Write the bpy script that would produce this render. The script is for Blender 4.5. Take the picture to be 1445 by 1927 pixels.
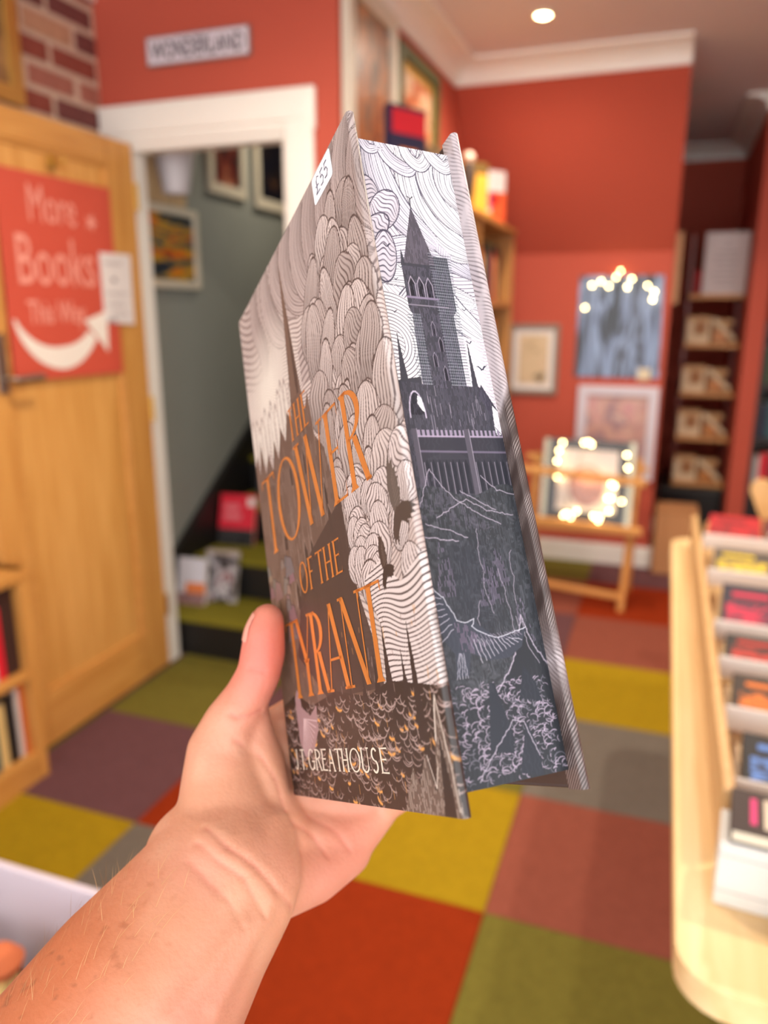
import bpy, bmesh, math, random
import numpy as np
from mathutils import Vector, Matrix

for o in list(bpy.data.objects): bpy.data.objects.remove(o)
scn = bpy.context.scene
COL = scn.collection
random.seed(7)
R_ = math.radians
CAM_Z = 1.39

# ------------------------------------------------------------------ camera
cam = bpy.data.cameras.new('camera'); camo = bpy.data.objects.new('camera', cam); COL.objects.link(camo)
camo.location = (0, 0, CAM_Z)
camo.rotation_euler = (R_(90 - 14.445), 0, R_(19.747))
cam.sensor_fit = 'VERTICAL'; cam.sensor_height = 36.0; cam.sensor_width = 27.0
cam.lens = 1450.0 / 1927.0 * 36.0
cam.clip_start = 0.02
cam.dof.use_dof = True; cam.dof.focus_distance = 0.275; cam.dof.aperture_fstop = 6.6
scn.camera = camo

# ------------------------------------------------------------------ world, exposure
wd = bpy.data.worlds.new('world'); scn.world = wd; wd.use_nodes = True
bg = wd.node_tree.nodes['Background']
bg.inputs[0].default_value = (0.97, 0.98, 1.0, 1); bg.inputs[1].default_value = 1.85
scn.view_settings.view_transform = 'Standard'; scn.view_settings.look = 'None'
scn.view_settings.gamma = 1.0; scn.view_settings.use_curve_mapping = False
scn.view_settings.exposure = 0.92
LAMP_W = 43.0          # each ceiling downlight
STAIR_W = 13.0  # unseen stairwell downlight, added to brighten the stair wall
DOWNLIGHTS = [(-1.50, 3.55), (-0.55, 3.33), (-0.75, 1.55), (0.85, 1.55), (0.42, 2.85)]  # first and last are unseen, placed to brighten the stairwell and the alcove
CEIL = 2.50

# ------------------------------------------------------------------ helpers
def lin(c):
    c = c / 255.0
    return c / 12.92 if c <= 0.04045 else ((c + 0.055) / 1.055) ** 2.4
def S(r, g, b): return (lin(r), lin(g), lin(b), 1.0)

MATS = {}
def mat(name, col, rough=0.6, metal=0.0, var=0.12, scale=8.0, bump=0.0, bscale=60.0, spec=0.5, emit=0.0, coat=0.0, trans=0.0, sss=0.0):
    if name in MATS: return MATS[name]
    m = bpy.data.materials.new(name); m.use_nodes = True
    nt = m.node_tree; b = nt.nodes['Principled BSDF']
    b.inputs['Roughness'].default_value = rough; b.inputs['Metallic'].default_value = metal
    b.inputs['Specular IOR Level'].default_value = spec
    if coat: b.inputs['Coat Weight'].default_value = coat; b.inputs['Coat Roughness'].default_value = 0.08
    if trans: b.inputs['Transmission Weight'].default_value = trans
    c = S(*col)
    tc = nt.nodes.new('ShaderNodeTexCoord')
    n = nt.nodes.new('ShaderNodeTexNoise'); n.inputs['Scale'].default_value = scale; n.inputs['Detail'].default_value = 4
    nt.links.new(tc.outputs['Object'], n.inputs['Vector'])
    mix = nt.nodes.new('ShaderNodeMix'); mix.data_type = 'RGBA'
    mix.inputs['A'].default_value = tuple(x * (1 - var) for x in c[:3]) + (1,)
    mix.inputs['B'].default_value = tuple(min(1, x * (1 + var)) for x in c[:3]) + (1,)
    nt.links.new(n.outputs['Fac'], mix.inputs['Factor'])
    nt.links.new(mix.outputs['Result'], b.inputs['Base Color'])
    if emit:
        b.inputs['Emission Color'].default_value = c; b.inputs['Emission Strength'].default_value = emit
    if bump:
        n2 = nt.nodes.new('ShaderNodeTexNoise'); n2.inputs['Scale'].default_value = bscale; n2.inputs['Detail'].default_value = 3
        nt.links.new(tc.outputs['Object'], n2.inputs['Vector'])
        bp = nt.nodes.new('ShaderNodeBump'); bp.inputs['Strength'].default_value = bump; bp.inputs['Distance'].default_value = 0.01
        nt.links.new(n2.outputs['Fac'], bp.inputs['Height']); nt.links.new(bp.outputs['Normal'], b.inputs['Normal'])
    MATS[name] = m
    return m

def wood(name, c1, c2, axis=2, rough=0.45):
    if name in MATS: return MATS[name]
    m = bpy.data.materials.new(name); m.use_nodes = True
    nt = m.node_tree; b = nt.nodes['Principled BSDF']; b.inputs['Roughness'].default_value = rough
    tc = nt.nodes.new('ShaderNodeTexCoord'); mp = nt.nodes.new('ShaderNodeMapping')
    s = [14.0, 14.0, 14.0]; s[axis] = 1.1; mp.inputs['Scale'].default_value = s
    n = nt.nodes.new('ShaderNodeTexNoise'); n.inputs['Scale'].default_value = 2.4; n.inputs['Detail'].default_value = 6; n.inputs['Distortion'].default_value = 0.6
    nt.links.new(tc.outputs['Object'], mp.inputs['Vector']); nt.links.new(mp.outputs['Vector'], n.inputs['Vector'])
    cr = nt.nodes.new('ShaderNodeValToRGB')
    cr.color_ramp.elements[0].position = 0.3; cr.color_ramp.elements[0].color = S(*c1)
    cr.color_ramp.elements[1].position = 0.7; cr.color_ramp.elements[1].color = S(*c2)
    nt.links.new(n.outputs['Fac'], cr.inputs['Fac']); nt.links.new(cr.outputs['Color'], b.inputs['Base Color'])
    MATS[name] = m
    return m

def art(name, cols, scale=3.0, seed=0.0, rough=0.35, stretch=(1, 1, 1), coat=0.0, distort=0.8):
    """flat printed picture: soft patches of the given colours in the object's own space"""
    if name in MATS: return MATS[name]
    m = bpy.data.materials.new(name); m.use_nodes = True
    nt = m.node_tree; b = nt.nodes['Principled BSDF']; b.inputs['Roughness'].default_value = rough
    if coat: b.inputs['Coat Weight'].default_value = coat; b.inputs['Coat Roughness'].default_value = 0.05
    tc = nt.nodes.new('ShaderNodeTexCoord'); mp = nt.nodes.new('ShaderNodeMapping')
    mp.inputs['Scale'].default_value = stretch; mp.inputs['Location'].default_value = (seed * 3.7, seed * 1.9, seed * 5.3)
    n = nt.nodes.new('ShaderNodeTexNoise'); n.inputs['Scale'].default_value = scale; n.inputs['Detail'].default_value = 3; n.inputs['Distortion'].default_value = distort
    nt.links.new(tc.outputs['Generated'], mp.inputs['Vector']); nt.links.new(mp.outputs['Vector'], n.inputs['Vector'])
    cr = nt.nodes.new('ShaderNodeValToRGB'); e = cr.color_ramp.elements
    while len(e) < len(cols): e.new(0.5)
    for i, c in enumerate(cols):
        e[i].position = 0.32 + 0.36 * i / max(1, len(cols) - 1); e[i].color = S(*c)
    nt.links.new(n.outputs['Fac'], cr.inputs['Fac']); nt.links.new(cr.outputs['Color'], b.inputs['Base Color'])
    MATS[name] = m
    return m

def vcol_mat(name, rough=0.35, coat=0.0, bump=0.0, sss=0.0, spec=0.5, crough=0.1):
    m = bpy.data.materials.new(name); m.use_nodes = True
    nt = m.node_tree; b = nt.nodes['Principled BSDF']; b.inputs['Roughness'].default_value = rough
    b.inputs['Specular IOR Level'].default_value = spec
    if coat: b.inputs['Coat Weight'].default_value = coat; b.inputs['Coat Roughness'].default_value = crough
    a = nt.nodes.new('ShaderNodeVertexColor'); a.layer_name = 'print'
    nt.links.new(a.outputs['Color'], b.inputs['Base Color'])
    if sss:
        b.inputs['Subsurface Weight'].default_value = sss; b.inputs['Subsurface Radius'].default_value = (1.0, 0.35, 0.2); b.inputs['Subsurface Scale'].default_value = 0.006
    if bump:
        tc = nt.nodes.new('ShaderNodeTexCoord')
        n2 = nt.nodes.new('ShaderNodeTexNoise'); n2.inputs['Scale'].default_value = 420; n2.inputs['Detail'].default_value = 3
        nt.links.new(tc.outputs['Object'], n2.inputs['Vector'])
        bp = nt.nodes.new('ShaderNodeBump'); bp.inputs['Strength'].default_value = bump; bp.inputs['Distance'].default_value = 0.001
        nt.links.new(n2.outputs['Fac'], bp.inputs['Height']); nt.links.new(bp.outputs['Normal'], b.inputs['Normal'])
    return m

class MB:
    """collects shapes in world space; build() links them as one mesh object"""
    def __init__(s): s.v = []; s.f = []; s.smooth = False
    def add(s, vs, fs):
        k = len(s.v); s.v += [tuple(p) for p in vs]; s.f += [tuple(i + k for i in f) for f in fs]; return s
    def box(s, x0, x1, y0, y1, z0, z1, bev=0.0):
        return s.obox(((x0 + x1) / 2, (y0 + y1) / 2, (z0 + z1) / 2), (1, 0, 0), (0, 1, 0), (0, 0, 1), x1 - x0, y1 - y0, z1 - z0, bev)
    def obox(s, c, ex, ey, ez, sx, sy, sz, bev=0.0):
        c = Vector(c); ex = Vector(ex); ey = Vector(ey); ez = Vector(ez)
        bm = bmesh.new(); bmesh.ops.create_cube(bm, size=1)
        for q in bm.verts: q.co = Vector((q.co.x * sx, q.co.y * sy, q.co.z * sz))
        if bev > 0:
            bev = min(bev, 0.45 * min(sx, sy, sz))
            bmesh.ops.bevel(bm, geom=bm.edges[:], offset=bev, segments=2, affect='EDGES', profile=0.5)
        bm.verts.index_update()
        vs = [c + ex * q.co.x + ey * q.co.y + ez * q.co.z for q in bm.verts]
        fs = [[q.index for q in f.verts] for f in bm.faces]; bm.free()
        return s.add(vs, fs)
    def prism(s, poly, o, ex, ey, ez, d):
        """poly in (ex,ey) plane at o, extruded by d along ez"""
        o = Vector(o); ex = Vector(ex); ey = Vector(ey); ez = Vector(ez); n = len(poly)
        a = [o + ex * p[0] + ey * p[1] for p in poly]; b = [p + ez * d for p in a]
        fs = [tuple(range(n - 1, -1, -1)), tuple(range(n, 2 * n))] + [(i, (i + 1) % n, n + (i + 1) % n, n + i) for i in range(n)]
        return s.add(a + b, fs)
    def tube(s, pts, rad, n=10, caps=True):
        pts = [Vector(p) for p in pts]; rr = rad if hasattr(rad, '__len__') else [rad] * len(pts)
        t0 = (pts[1] - pts[0]).normalized(); up = Vector((0, 0, 1)) if abs(t0.z) < 0.9 else Vector((1, 0, 0))
        vs = []
        for i, p in enumerate(pts):
            t = (pts[min(i + 1, len(pts) - 1)] - pts[max(i - 1, 0)]).normalized()
            a = t.cross(up).normalized(); b = t.cross(a)
            vs += [p + (a * math.cos(2 * math.pi * j / n) + b * math.sin(2 * math.pi * j / n)) * rr[i] for j in range(n)]
        fs = [(i * n + j, i * n + (j + 1) % n, (i + 1) * n + (j + 1) % n, (i + 1) * n + j) for i in range(len(pts) - 1) for j in range(n)]
        if caps: fs += [tuple(range(n - 1, -1, -1)), tuple(range((len(pts) - 1) * n, len(pts) * n))]
        s.smooth = True
        return s.add(vs, fs)
    def lathe(s, prof, o, n=16, ez=(0, 0, 1)):
        o = Vector(o); ez = Vector(ez).normalized(); ax = ez.orthogonal().normalized(); ay = ez.cross(ax)
        vs = []
        for r, z in prof: vs += [o + ez * z + (ax * math.cos(2 * math.pi * j / n) + ay * math.sin(2 * math.pi * j / n)) * max(r, 1e-5) for j in range(n)]
        fs = [(i * n + j, i * n + (j + 1) % n, (i + 1) * n + (j + 1) % n, (i + 1) * n + j) for i in range(len(prof) - 1) for j in range(n)]
        s.smooth = True
        return s.add(vs, fs)
    def build(s, name, m, parent=None, origin=None):
        a = np.array(s.v); lo = a.min(0); hi = a.max(0)
        root = parent
        base = Vector((0, 0, 0))
        while root is not None: base += root.location; root = root.parent
        if parent is None:
            org = Vector(origin) if origin is not None else Vector(((lo[0] + hi[0]) / 2, (lo[1] + hi[1]) / 2, lo[2]))
        else:
            org = Vector(((lo[0] + hi[0]) / 2, (lo[1] + hi[1]) / 2, lo[2]))
        me = bpy.data.meshes.new(name); me.from_pydata((a - np.array(org)).tolist(), [], s.f)
        bm = bmesh.new(); bm.from_mesh(me); bmesh.ops.recalc_face_normals(bm, faces=bm.faces[:]); bm.to_mesh(me); bm.free()
        if s.smooth:
            me.shade_smooth(); me.set_sharp_from_angle(angle=R_(38))
        if m: me.materials.append(m)
        o = bpy.data.objects.new(name, me); COL.objects.link(o)
        o.location = org - base; o.parent = parent
        return o

def tag(o, label=None, cat=None, group=None, kind=None):
    if label: o['label'] = label
    if cat: o['category'] = cat
    if group: o['group'] = group
    if kind: o['kind'] = kind
    return o
def thing(name, label, cat, loc, group=None):
    o = bpy.data.objects.new(name, None); COL.objects.link(o); o.location = loc; o.empty_display_size = 0.05
    return tag(o, label, cat, group)
def bx(name, m, parent, x0, x1, y0, y1, z0, z1, bev=0.0, **k): return MB().box(x0, x1, y0, y1, z0, z1, bev).build(name, m, parent, **k)
def struct(name, mb, m): return tag(mb.build(name, m), kind='structure')

def text_polys(s, size=1.0, sx=1.0, bold=0.0):
    cu = bpy.data.curves.new('lettering', 'FONT'); cu.body = s; cu.size = size; cu.align_x = 'CENTER'; cu.resolution_u = 3; cu.offset = 0.02 * size * bold
    o = bpy.data.objects.new('lettering', cu); COL.objects.link(o)
    dg = bpy.context.evaluated_depsgraph_get(); dg.update()
    me = bpy.data.meshes.new_from_object(o.evaluated_get(dg))
    vs = [(q.co.x * sx, q.co.y) for q in me.vertices]; fs = [tuple(p.vertices) for p in me.polygons]
    bpy.data.objects.remove(o); bpy.data.curves.remove(cu); bpy.data.meshes.remove(me)
    return vs, fs
def lettering(name, s, m, parent, o, ex, ey, size, sx=1.0, off=0.0006, bold=0.0):
    vs, fs = text_polys(s, size, sx, bold); o = Vector(o); ex = Vector(ex); ey = Vector(ey); n = ex.cross(ey)
    return MB().add([o + ex * a + ey * b + n * off for a, b in vs], fs).build(name, m, parent)

# ------------------------------------------------------------------ common materials
M_red = mat('terracotta_wall_paint', (186, 80, 59), 0.75, var=0.05, scale=3, bump=0.06, bscale=140)
M_white = mat('white_trim_paint', (240, 236, 226), 0.4, var=0.03)
M_ceil = mat('ceiling_paint', (222, 212, 210), 0.85, var=0.03)
M_green = mat('sage_stair_paint', (140, 143, 136), 0.8, var=0.05)
M_oak = wood('oak_door', (196, 134, 62), (222, 164, 88), 2)
M_oakh = wood('oak_rail', (196, 134, 62), (222, 164, 88), 1)
M_oakp = wood('oak_panel', (206, 146, 70), (228, 172, 96), 2)
M_beech = wood('beech', (232, 196, 138), (246, 216, 164), 1, 0.4)
M_beech2 = wood('beech_upright', (200, 158, 104), (218, 178, 124), 2, 0.4)
M_pine = wood('pine_rack', (214, 148, 76), (232, 172, 100), 0, 0.5)
M_pinez = wood('pine_rack_post', (214, 148, 76), (232, 172, 100), 2, 0.5)
M_shelf = wood('orange_shelf', (200, 138, 76), (220, 162, 98), 0, 0.5)
M_paper = mat('white_paper', (232, 226, 222), 0.7, var=0.03)
M_pages = mat('book_pages', (226, 214, 190), 0.8, var=0.06, scale=40)
M_black = mat('black_paint', (22, 20, 20), 0.5, var=0.2)
M_dark = mat('dark_brown_panel', (44, 30, 26), 0.7, var=0.2)  # dark brown of the bookcase back panels
M_ink = mat('grey_ink', (120, 112, 116), 0.8)
M_gold = mat('gold_frame', (206, 164, 84), 0.35, metal=0.6, var=0.15)
M_metal = mat('brushed_steel', (150, 140, 132), 0.3, metal=1.0)
M_brass = mat('brass', (214, 170, 84), 0.3, metal=1.0)
M_ivory = mat('ivory_frame', (214, 204, 184), 0.5, var=0.05)
M_lamp = mat('lamp_glow', (255, 226, 176), 0.5, emit=14.0)
M_glint = mat('glint_glow', (255, 222, 150), 0.4, emit=18.0)  # emission stands in for reflected sparkle

# ------------------------------------------------------------------ floor of carpet tiles
fl = struct('floor', MB().box(-2.0, 2.5, -1.8, 6.3, -0.05, -0.008), mat('floor_underlay', (70, 62, 56), 0.9))
TC = {'y': (172, 142, 26), 'o': (152, 52, 18), 'r': (150, 84, 68), 'g': (120, 112, 48), 'k': (122, 114, 104), 'p': (112, 76, 80)}
TM = {k: mat('carpet_' + {'y': 'mustard', 'o': 'orange', 'r': 'rose', 'g': 'olive', 'k': 'grey', 'p': 'plum'}[k], c, 0.95, var=0.22, scale=55, bump=0.5, bscale=420, spec=0.1) for k, c in TC.items()}
TX0, TY0, TS = -0.298, 1.54, 0.5
known = {(-1, -1): 'o', (0, -1): 'g', (0, 0): 'r', (-1, 0): 'y', (0, 1): 'k', (0, 2): 'y', (0, 3): 'r', (0, 4): 'o', (-3, 0): 'p', (-3, -1): 'y',
         (-2, -1): 'k', (-3, 1): 'g', (-2, 0): 'o', (-1, 5): 'g', (0, 5): 'p', (-1, 4): 'r', (-1, 3): 'p', (-2, 1): 'p', (-2, -2): 'p', (-1, 1): 'g', (-1, 2): 'o'}
rng = random.Random(3)
tile_me = {}
for i in range(-4, 6):
    for j in range(-6, 10):
        k = known.get((i, j)) or rng.choice('yorgkp')
        x0, y0 = TX0 + i * TS, TY0 + j * TS
        if x0 < -1.95: x0 = -1.93; w_ = TX0 + (i + 1) * TS - x0
        else: w_ = TS
        if w_ < 0.05: continue
        if (k, round(w_, 3)) not in tile_me:
            o = bx('carpet_tile', TM[k], fl, x0 + 0.0008, x0 + w_ - 0.0008, y0 + 0.0008, y0 + TS - 0.0008, -0.008, 0.0, 0.002)
            tile_me[(k, round(w_, 3))] = o
        else:
            src = tile_me[(k, round(w_, 3))]; o = src.copy(); COL.objects.link(o); o.parent = fl
            o.location = Vector((x0 + w_ / 2, y0 + TS / 2, -0.008)) - fl.location

# ------------------------------------------------------------------ walls
def wallbox(name, m, *a): return struct(name, MB().box(*a), m)
XB = -1.93      # brick wall face
YS = 2.45       # sign wall face
wl = wallbox('wall_left', mat('mortar', (206, 182, 160), 0.9, var=0.15, scale=30, bump=0.3), XB - 0.2, XB - 0.001, -1.8, YS + 0.05, 0, CEIL)
BR = [mat('brick_' + n, c, 0.85, var=0.3, scale=26, bump=0.5, bscale=70) for n, c in (('red', (140, 70, 56)), ('plum', (112, 62, 58)), ('rose', (164, 104, 88)), ('buff', (186, 142, 112)))]
brick_src = {}
bh = 0.077
for r in range(int(CEIL / bh)):
    z0 = r * bh + 0.005
    off = 0.1125 if r % 2 else 0.0
    y = YS - 0.005 - off - 0.215 if off else YS - 0.22
    ys = []
    if off: ys.append((YS - 0.005 - 0.0965, 0.0965))
    yy = YS - (0.1125 if off else 0.0) - 0.22
    while yy > 0.75: ys.append((yy, 0.207)); yy -= 0.225
    for (y0, L) in ys:
        k = rng.choices([0, 1, 2, 3], [5, 3, 3, 1])[0]
        if (k, L) not in brick_src:
            o = bx('brick', BR[k], wl, XB - 0.03, XB + 0.004, y0, y0 + L, z0, z0 + 0.060, 0.006); brick_src[(k, L)] = o
        else:
            o = brick_src[(k, L)].copy(); COL.objects.link(o); o.parent = wl
            o.location = Vector((XB - 0.013 + rng.uniform(-0.003, 0.004), y0 + L / 2, z0)) - wl.location

XC = -1.03      # side wall face
DX0, DX1, DZ = -1.829, -1.205, 1.965
ws = MB().box(-2.1, DX0, YS, YS + 0.06, 0, CEIL).box(DX1, XC, YS, YS + 0.06, 0, CEIL).box(DX0, DX1, YS, YS + 0.06, DZ, CEIL)
struct('wall_doorway', ws, M_red)
wallbox('wall_side', M_red, XC - 0.09, XC, YS + 0.06, 4.5, 0, CEIL)
YB = 4.40; YT = 3.85; ZK = 1.70; ZT = 2.41
struct('wall_back', MB().prism([(YB, 0), (YB, ZK), (YT, ZT), (YT, CEIL), (YB + 0.35, CEIL), (YB + 0.12, ZK), (YB + 0.12, 0)], (XC - 0.09, 0, 0), (0, 1, 0), (0, 0, 1), (1, 0, 0), -XC + 0.09), M_red)
wallbox('wall_alcove_return', M_red, -0.1, 0.0, YB + 0.1, 6.25, 0, CEIL)
wallbox('wall_alcove_back', M_red, -0.1, 2.4, 6.15, 6.25, 0, CEIL)
wallbox('wall_pier', M_red, 0.405, 0.50, 4.80, 6.15, 0, CEIL)
wallbox('wall_right', M_red, 2.35, 2.45, 0.2, 6.25, 0, CEIL)
wallbox('ceiling', M_ceil, -2.1, 2.5, -1.8, 6.3, CEIL, CEIL + 0.1)

# coving: concave profile (out from the wall, down from the ceiling)
def cove_profile(p=0.12, d=0.09):
    pts = [(0, -d), (0.012, -d)]
    for k in range(7):
        a = math.pi / 2 * k / 6
        pts.append((p - 0.012 - (p - 0.026) * math.cos(a), -d + 0.012 + (d - 0.026) * (1 - math.cos(math.pi / 2 - a)) if False else -0.014 - (d - 0.026) * (1 - math.sin(a))))
    pts += [(p - 0.004, -0.014), (p, -0.010), (p, 0), (0, 0)]
    return pts
CP = cove_profile()
def cove(name, a, b, out):
    """from a to b along the wall, out = unit vector into the room; ends mitred by extra length"""
    a = Vector(a); b = Vector(b); d = (b - a)
    return struct(name, MB().prism(CP, a, out, (0, 0, 1), d.normalized(), d.length), M_white)
cove('trim_1', (XC, YS, CEIL), (XC, YT, CEIL), (1, 0, 0))
cove('trim_2', (XC, YT, CEIL), (0.0, YT, CEIL), (0, -1, 0))
cove('trim_3', (0.0, 6.15, CEIL), (0.405, 6.15, CEIL), (0, -1, 0))
cove('trim_4', (0.405, 6.15, CEIL), (0.405, 4.80, CEIL), (-1, 0, 0))
cove('trim_5', (0.405, 4.80, CEIL), (0.50, 4.80, CEIL), (0, -1, 0))
cove('trim_6', (XB, -1.8, CEIL), (XB, YS, CEIL), (1, 0, 0))
# skirting
def skirt(name, x0, x1, y0, y1): return struct(name, MB().box(x0, x1, y0, y1, 0, 0.105, 0.005).box(x0 + 0.004 if x1 - x0 < 0.1 else x0, x1, y0 + 0.004 if y1 - y0 < 0.1 else y0, y1, 0.105, 0.118, 0.002), M_white)
skirt('baseboard_back', XC, 0.02, YB - 0.018, YB)
skirt('baseboard_return', 0.0, 0.018, YB, 6.15)
# door architrave + lining
def archi(name, *boxes):
    mb = MB()
    for b in boxes: mb.box(*b, 0.006)
    return struct(name, mb, M_white)
archi('trim_7', (-1.928, DX0 + 0.012, YS - 0.022, YS, 0, 2.08), (-1.915, DX0 + 0.0, YS - 0.030, YS - 0.02, 0, 2.065))
archi('trim_8', (DX1 - 0.012, -1.112, YS - 0.022, YS, 0, 2.08), (DX1, -1.125, YS - 0.030, YS - 0.02, 0, 2.065))
archi('trim_9', (-1.935, -1.105, YS - 0.024, YS, 1.958, 2.082), (-1.92, -1.12, YS - 0.034, YS - 0.02, 1.985, 2.07))
archi('trim_10', (DX0, DX0 + 0.022, YS - 0.01, YS + 0.065, 0, DZ), (DX1 - 0.022, DX1, YS - 0.01, YS + 0.065, 0, DZ), (DX0, DX1, YS - 0.01, YS + 0.065, DZ - 0.03, DZ))

# ------------------------------------------------------------------ open oak door with its sign
dr = bpy.data.objects.new('door_1', None); COL.objects.link(dr); dr.location = (-1.815, 2.05, 0); dr['kind'] = 'structure'
dx0, dx1 = -1.835, -1.797; y0, y1 = 1.665, 2.425; zt = 1.955; zb = 0.012
bx('stile', M_oak, dr, dx0, dx1, y0, y0 + 0.11, zb, zt, 0.003)
bx('stile', M_oak, dr, dx0, dx1, y1 - 0.14, y1, zb, zt, 0.003)
bx('rail', M_oakh, dr, dx0, dx1, y0 + 0.11, y1 - 0.14, zt - 0.085, zt, 0.003)
bx('rail', M_oakh, dr, dx0, dx1, y0 + 0.11, y1 - 0.14, zb, 0.19, 0.003)
bx('panel', M_oakp, dr, dx0 + 0.01, dx1 - 0.012, y0 + 0.105, y1 - 0.135, 0.185, zt - 0.08, 0.002)
bd = MB(); q = 0.012
bd.box(dx1 - 0.014, dx1 - 0.003, y0 + 0.11, y0 + 0.11 + q, 0.19, zt - 0.085, 0.003).box(dx1 - 0.014, dx1 - 0.003, y1 - 0.14 - q, y1 - 0.14, 0.19, zt - 0.085, 0.003)
bd.box(dx1 - 0.014, dx1 - 0.003, y0 + 0.11, y1 - 0.14, 0.19, 0.19 + q, 0.003).box(dx1 - 0.014, dx1 - 0.003, y0 + 0.11, y1 - 0.14, zt - 0.085 - q, zt - 0.085, 0.003)
bd.build('panel_bead', M_oakh, dr)
hd = MB().box(dx1, dx1 + 0.008, 1.725, 1.765, 1.165, 1.335, 0.003).build('handle_plate', M_metal, dr)
MB().tube([(dx1 + 0.006, 1.748, 1.205), (dx1 + 0.045, 1.75, 1.205), (dx1 + 0.052, 1.765, 1.205), (dx1 + 0.052, 1.85, 1.207)], [0.009, 0.009, 0.0095, 0.010], 12).build('handle_lever', M_metal, hd)
for zz in (0.22, 1.0, 1.74): MB().tube([(dx1 + 0.004, y1 + 0.004, zz), (dx1 + 0.004, y1 + 0.004, zz + 0.09)], 0.006, 8).build('hinge', M_brass, dr)
hk = thing('coat_hook', 'small brass double coat hook screwed to the oak door above the sign', 'hook', (dx1 + 0.01, 2.03, 1.81))
MB().box(dx1, dx1 + 0.004, 2.015, 2.045, 1.812, 1.852, 0.002).build('back_plate', M_brass, hk)
MB().tube([(dx1 + 0.003, 2.03, 1.84), (dx1 + 0.02, 2.03, 1.836), (dx1 + 0.034, 2.03, 1.818), (dx1 + 0.045, 2.03, 1.822), (dx1 + 0.05, 2.03, 1.842)], 0.0045, 8).build('hook_arm', M_brass, hk)

px_ = dx1 - 0.003
sg = thing('painted_sign', 'red sign reading More Books This Way with white curved arrow on the door', 'sign', (px_, 2.03, 1.19))
M_sign = mat('sign_red', (206, 84, 64), 0.5, var=0.05)
MB().prism([(1.79, 1.195), (2.275, 1.190), (2.280, 1.792), (1.80, 1.790)], (px_, 0, 0), (0, 1, 0), (0, 0, 1), (1, 0, 0), 0.010).build('sign_board', M_sign, sg)
sgb = sg.children[0]
M_chalk = mat('chalk_pink', (238, 160, 142), 0.8, var=0.1)
M_chalkw = mat('sign_white', (240, 232, 220), 0.6, var=0.03)
fx = px_ + 0.0105
lettering('sign_lettering', 'More', M_chalk, sgb, (fx, 2.005, 1.655), (0, 1, 0), (0, 0, 1), 0.15, 0.62)
lettering('sign_lettering', 'Books', M_chalk, sgb, (fx, 2.005, 1.475), (0, 1, 0), (0, 0, 1), 0.205, 0.66)
lettering('sign_lettering', 'This Way', M_chalk, sgb, (fx, 1.985, 1.362), (0, 1, 0), (0, 0, 1), 0.095, 0.66, bold=0.6)
# tapered swoosh arrow
pts_in, pts_out = [], []
for k in range(25):
    t = k / 24; ang = R_(200 + 122 * t); cx, cz = 1.985, 1.435
    wd_ = 0.004 + 0.034 * math.sin(min(1, t * 1.25) * math.pi / 2) * (1 - 0.45 * max(0, t - 0.6) / 0.4)
    r = 0.190
    ax_, az_ = cx + (r * 1.0) * math.cos(ang), cz + r * math.sin(ang) * 0.95
    nx, nz = math.cos(ang), math.sin(ang)
    pts_in.append((ax_ - nx * wd_, az_ - nz * wd_)); pts_out.append((ax_ + nx * wd_, az_ + nz * wd_))
aw = MB()
vs = [(fx, a, b) for a, b in pts_in] + [(fx, a, b) for a, b in pts_out]; n = len(pts_in)
aw.add([Vector(p) + Vector((0.0008, 0, 0)) for p in vs], [(i, i + 1, n + i + 1, n + i) for i in range(n - 1)])
aw.add([(fx + 0.0012, a, b) for a, b in [(2.100, 1.368), (2.215, 1.400), (2.205, 1.262), (2.165, 1.305)]], [(0, 1, 2, 3)])
aw.build('arrow', M_chalkw, sgb)
st = []
for k in range(10):
    a = math.pi * 2 * k / 10; r = 0.030 if k % 2 == 0 else 0.012; st.append((2.175 + r * math.cos(a), 1.675 + 0.6 * r * math.sin(a) + r * 0.4 * math.sin(a)))
MB().prism(st, (fx, 0, 0), (0, 1, 0), (0, 0, 1), (1, 0, 0), 0.0012).build('chalk_star', M_chalk, sgb)
nt_ = thing('paper_note', 'white paper note with faint handwriting taped over the red door sign', 'note', (fx + 0.004, 2.28, 1.355))
MB().prism([(2.198, 1.362), (2.352, 1.352), (2.358, 1.588), (2.198, 1.585)], (fx + 0.002, 0, 0), (0, 1, 0), (0, 0, 1), (1, 0, 0), 0.002).build('sheet', M_paper, nt_)
nts = nt_.children[0]
for zz, a, b in ((1.555, 2.215, 2.31), (1.50, 2.25, 2.27), (1.455, 2.21, 2.325), (1.42, 2.215, 2.31), (1.388, 2.23, 2.32), (1.368, 2.21, 2.26)):
    pts = [(fx + 0.0046, a + (b - a) * k / 16, zz + 0.007 * math.sin(k * 2.1 + a * 40)) for k in range(17)]
    MB().tube(pts, 0.0014, 4).build('handwriting', M_ink, nts)

# ------------------------------------------------------------------ Wonderland plaque above the doorway
pl = thing('wall_plaque', 'white plaque reading Wonderland on the red wall above the doorway', 'sign', (-1.523, YS - 0.01, 2.19))
bx('plaque_border', mat('plaque_grey', (120, 104, 100), 0.6), pl, -1.72, -1.328, YS - 0.012, YS, 2.189, 2.279, 0.004)
bx('plaque_face', mat('plaque_white', (222, 214, 222), 0.5, var=0.05), pl, -1.713, -1.335, YS - 0.0145, YS - 0.010, 2.195, 2.273, 0.002)
plf = pl.children[1]
M_plq = mat('plaque_ink', (50, 38, 40), 0.7)
lettering('plaque_lettering', 'WONDERLAND', M_plq, plf, (-1.522, YS - 0.0146, 2.208), (1, 0, 0), (0, 0, 1), 0.074, 0.66, bold=1.0)
lettering('plaque_lettering', 'WELCOME TO', mat('plaque_ink_pale', (168, 150, 158), 0.7), plf, (-1.53, YS - 0.0146, 2.257), (1, 0, 0), (0, 0, 1), 0.015, 1.4)

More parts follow.
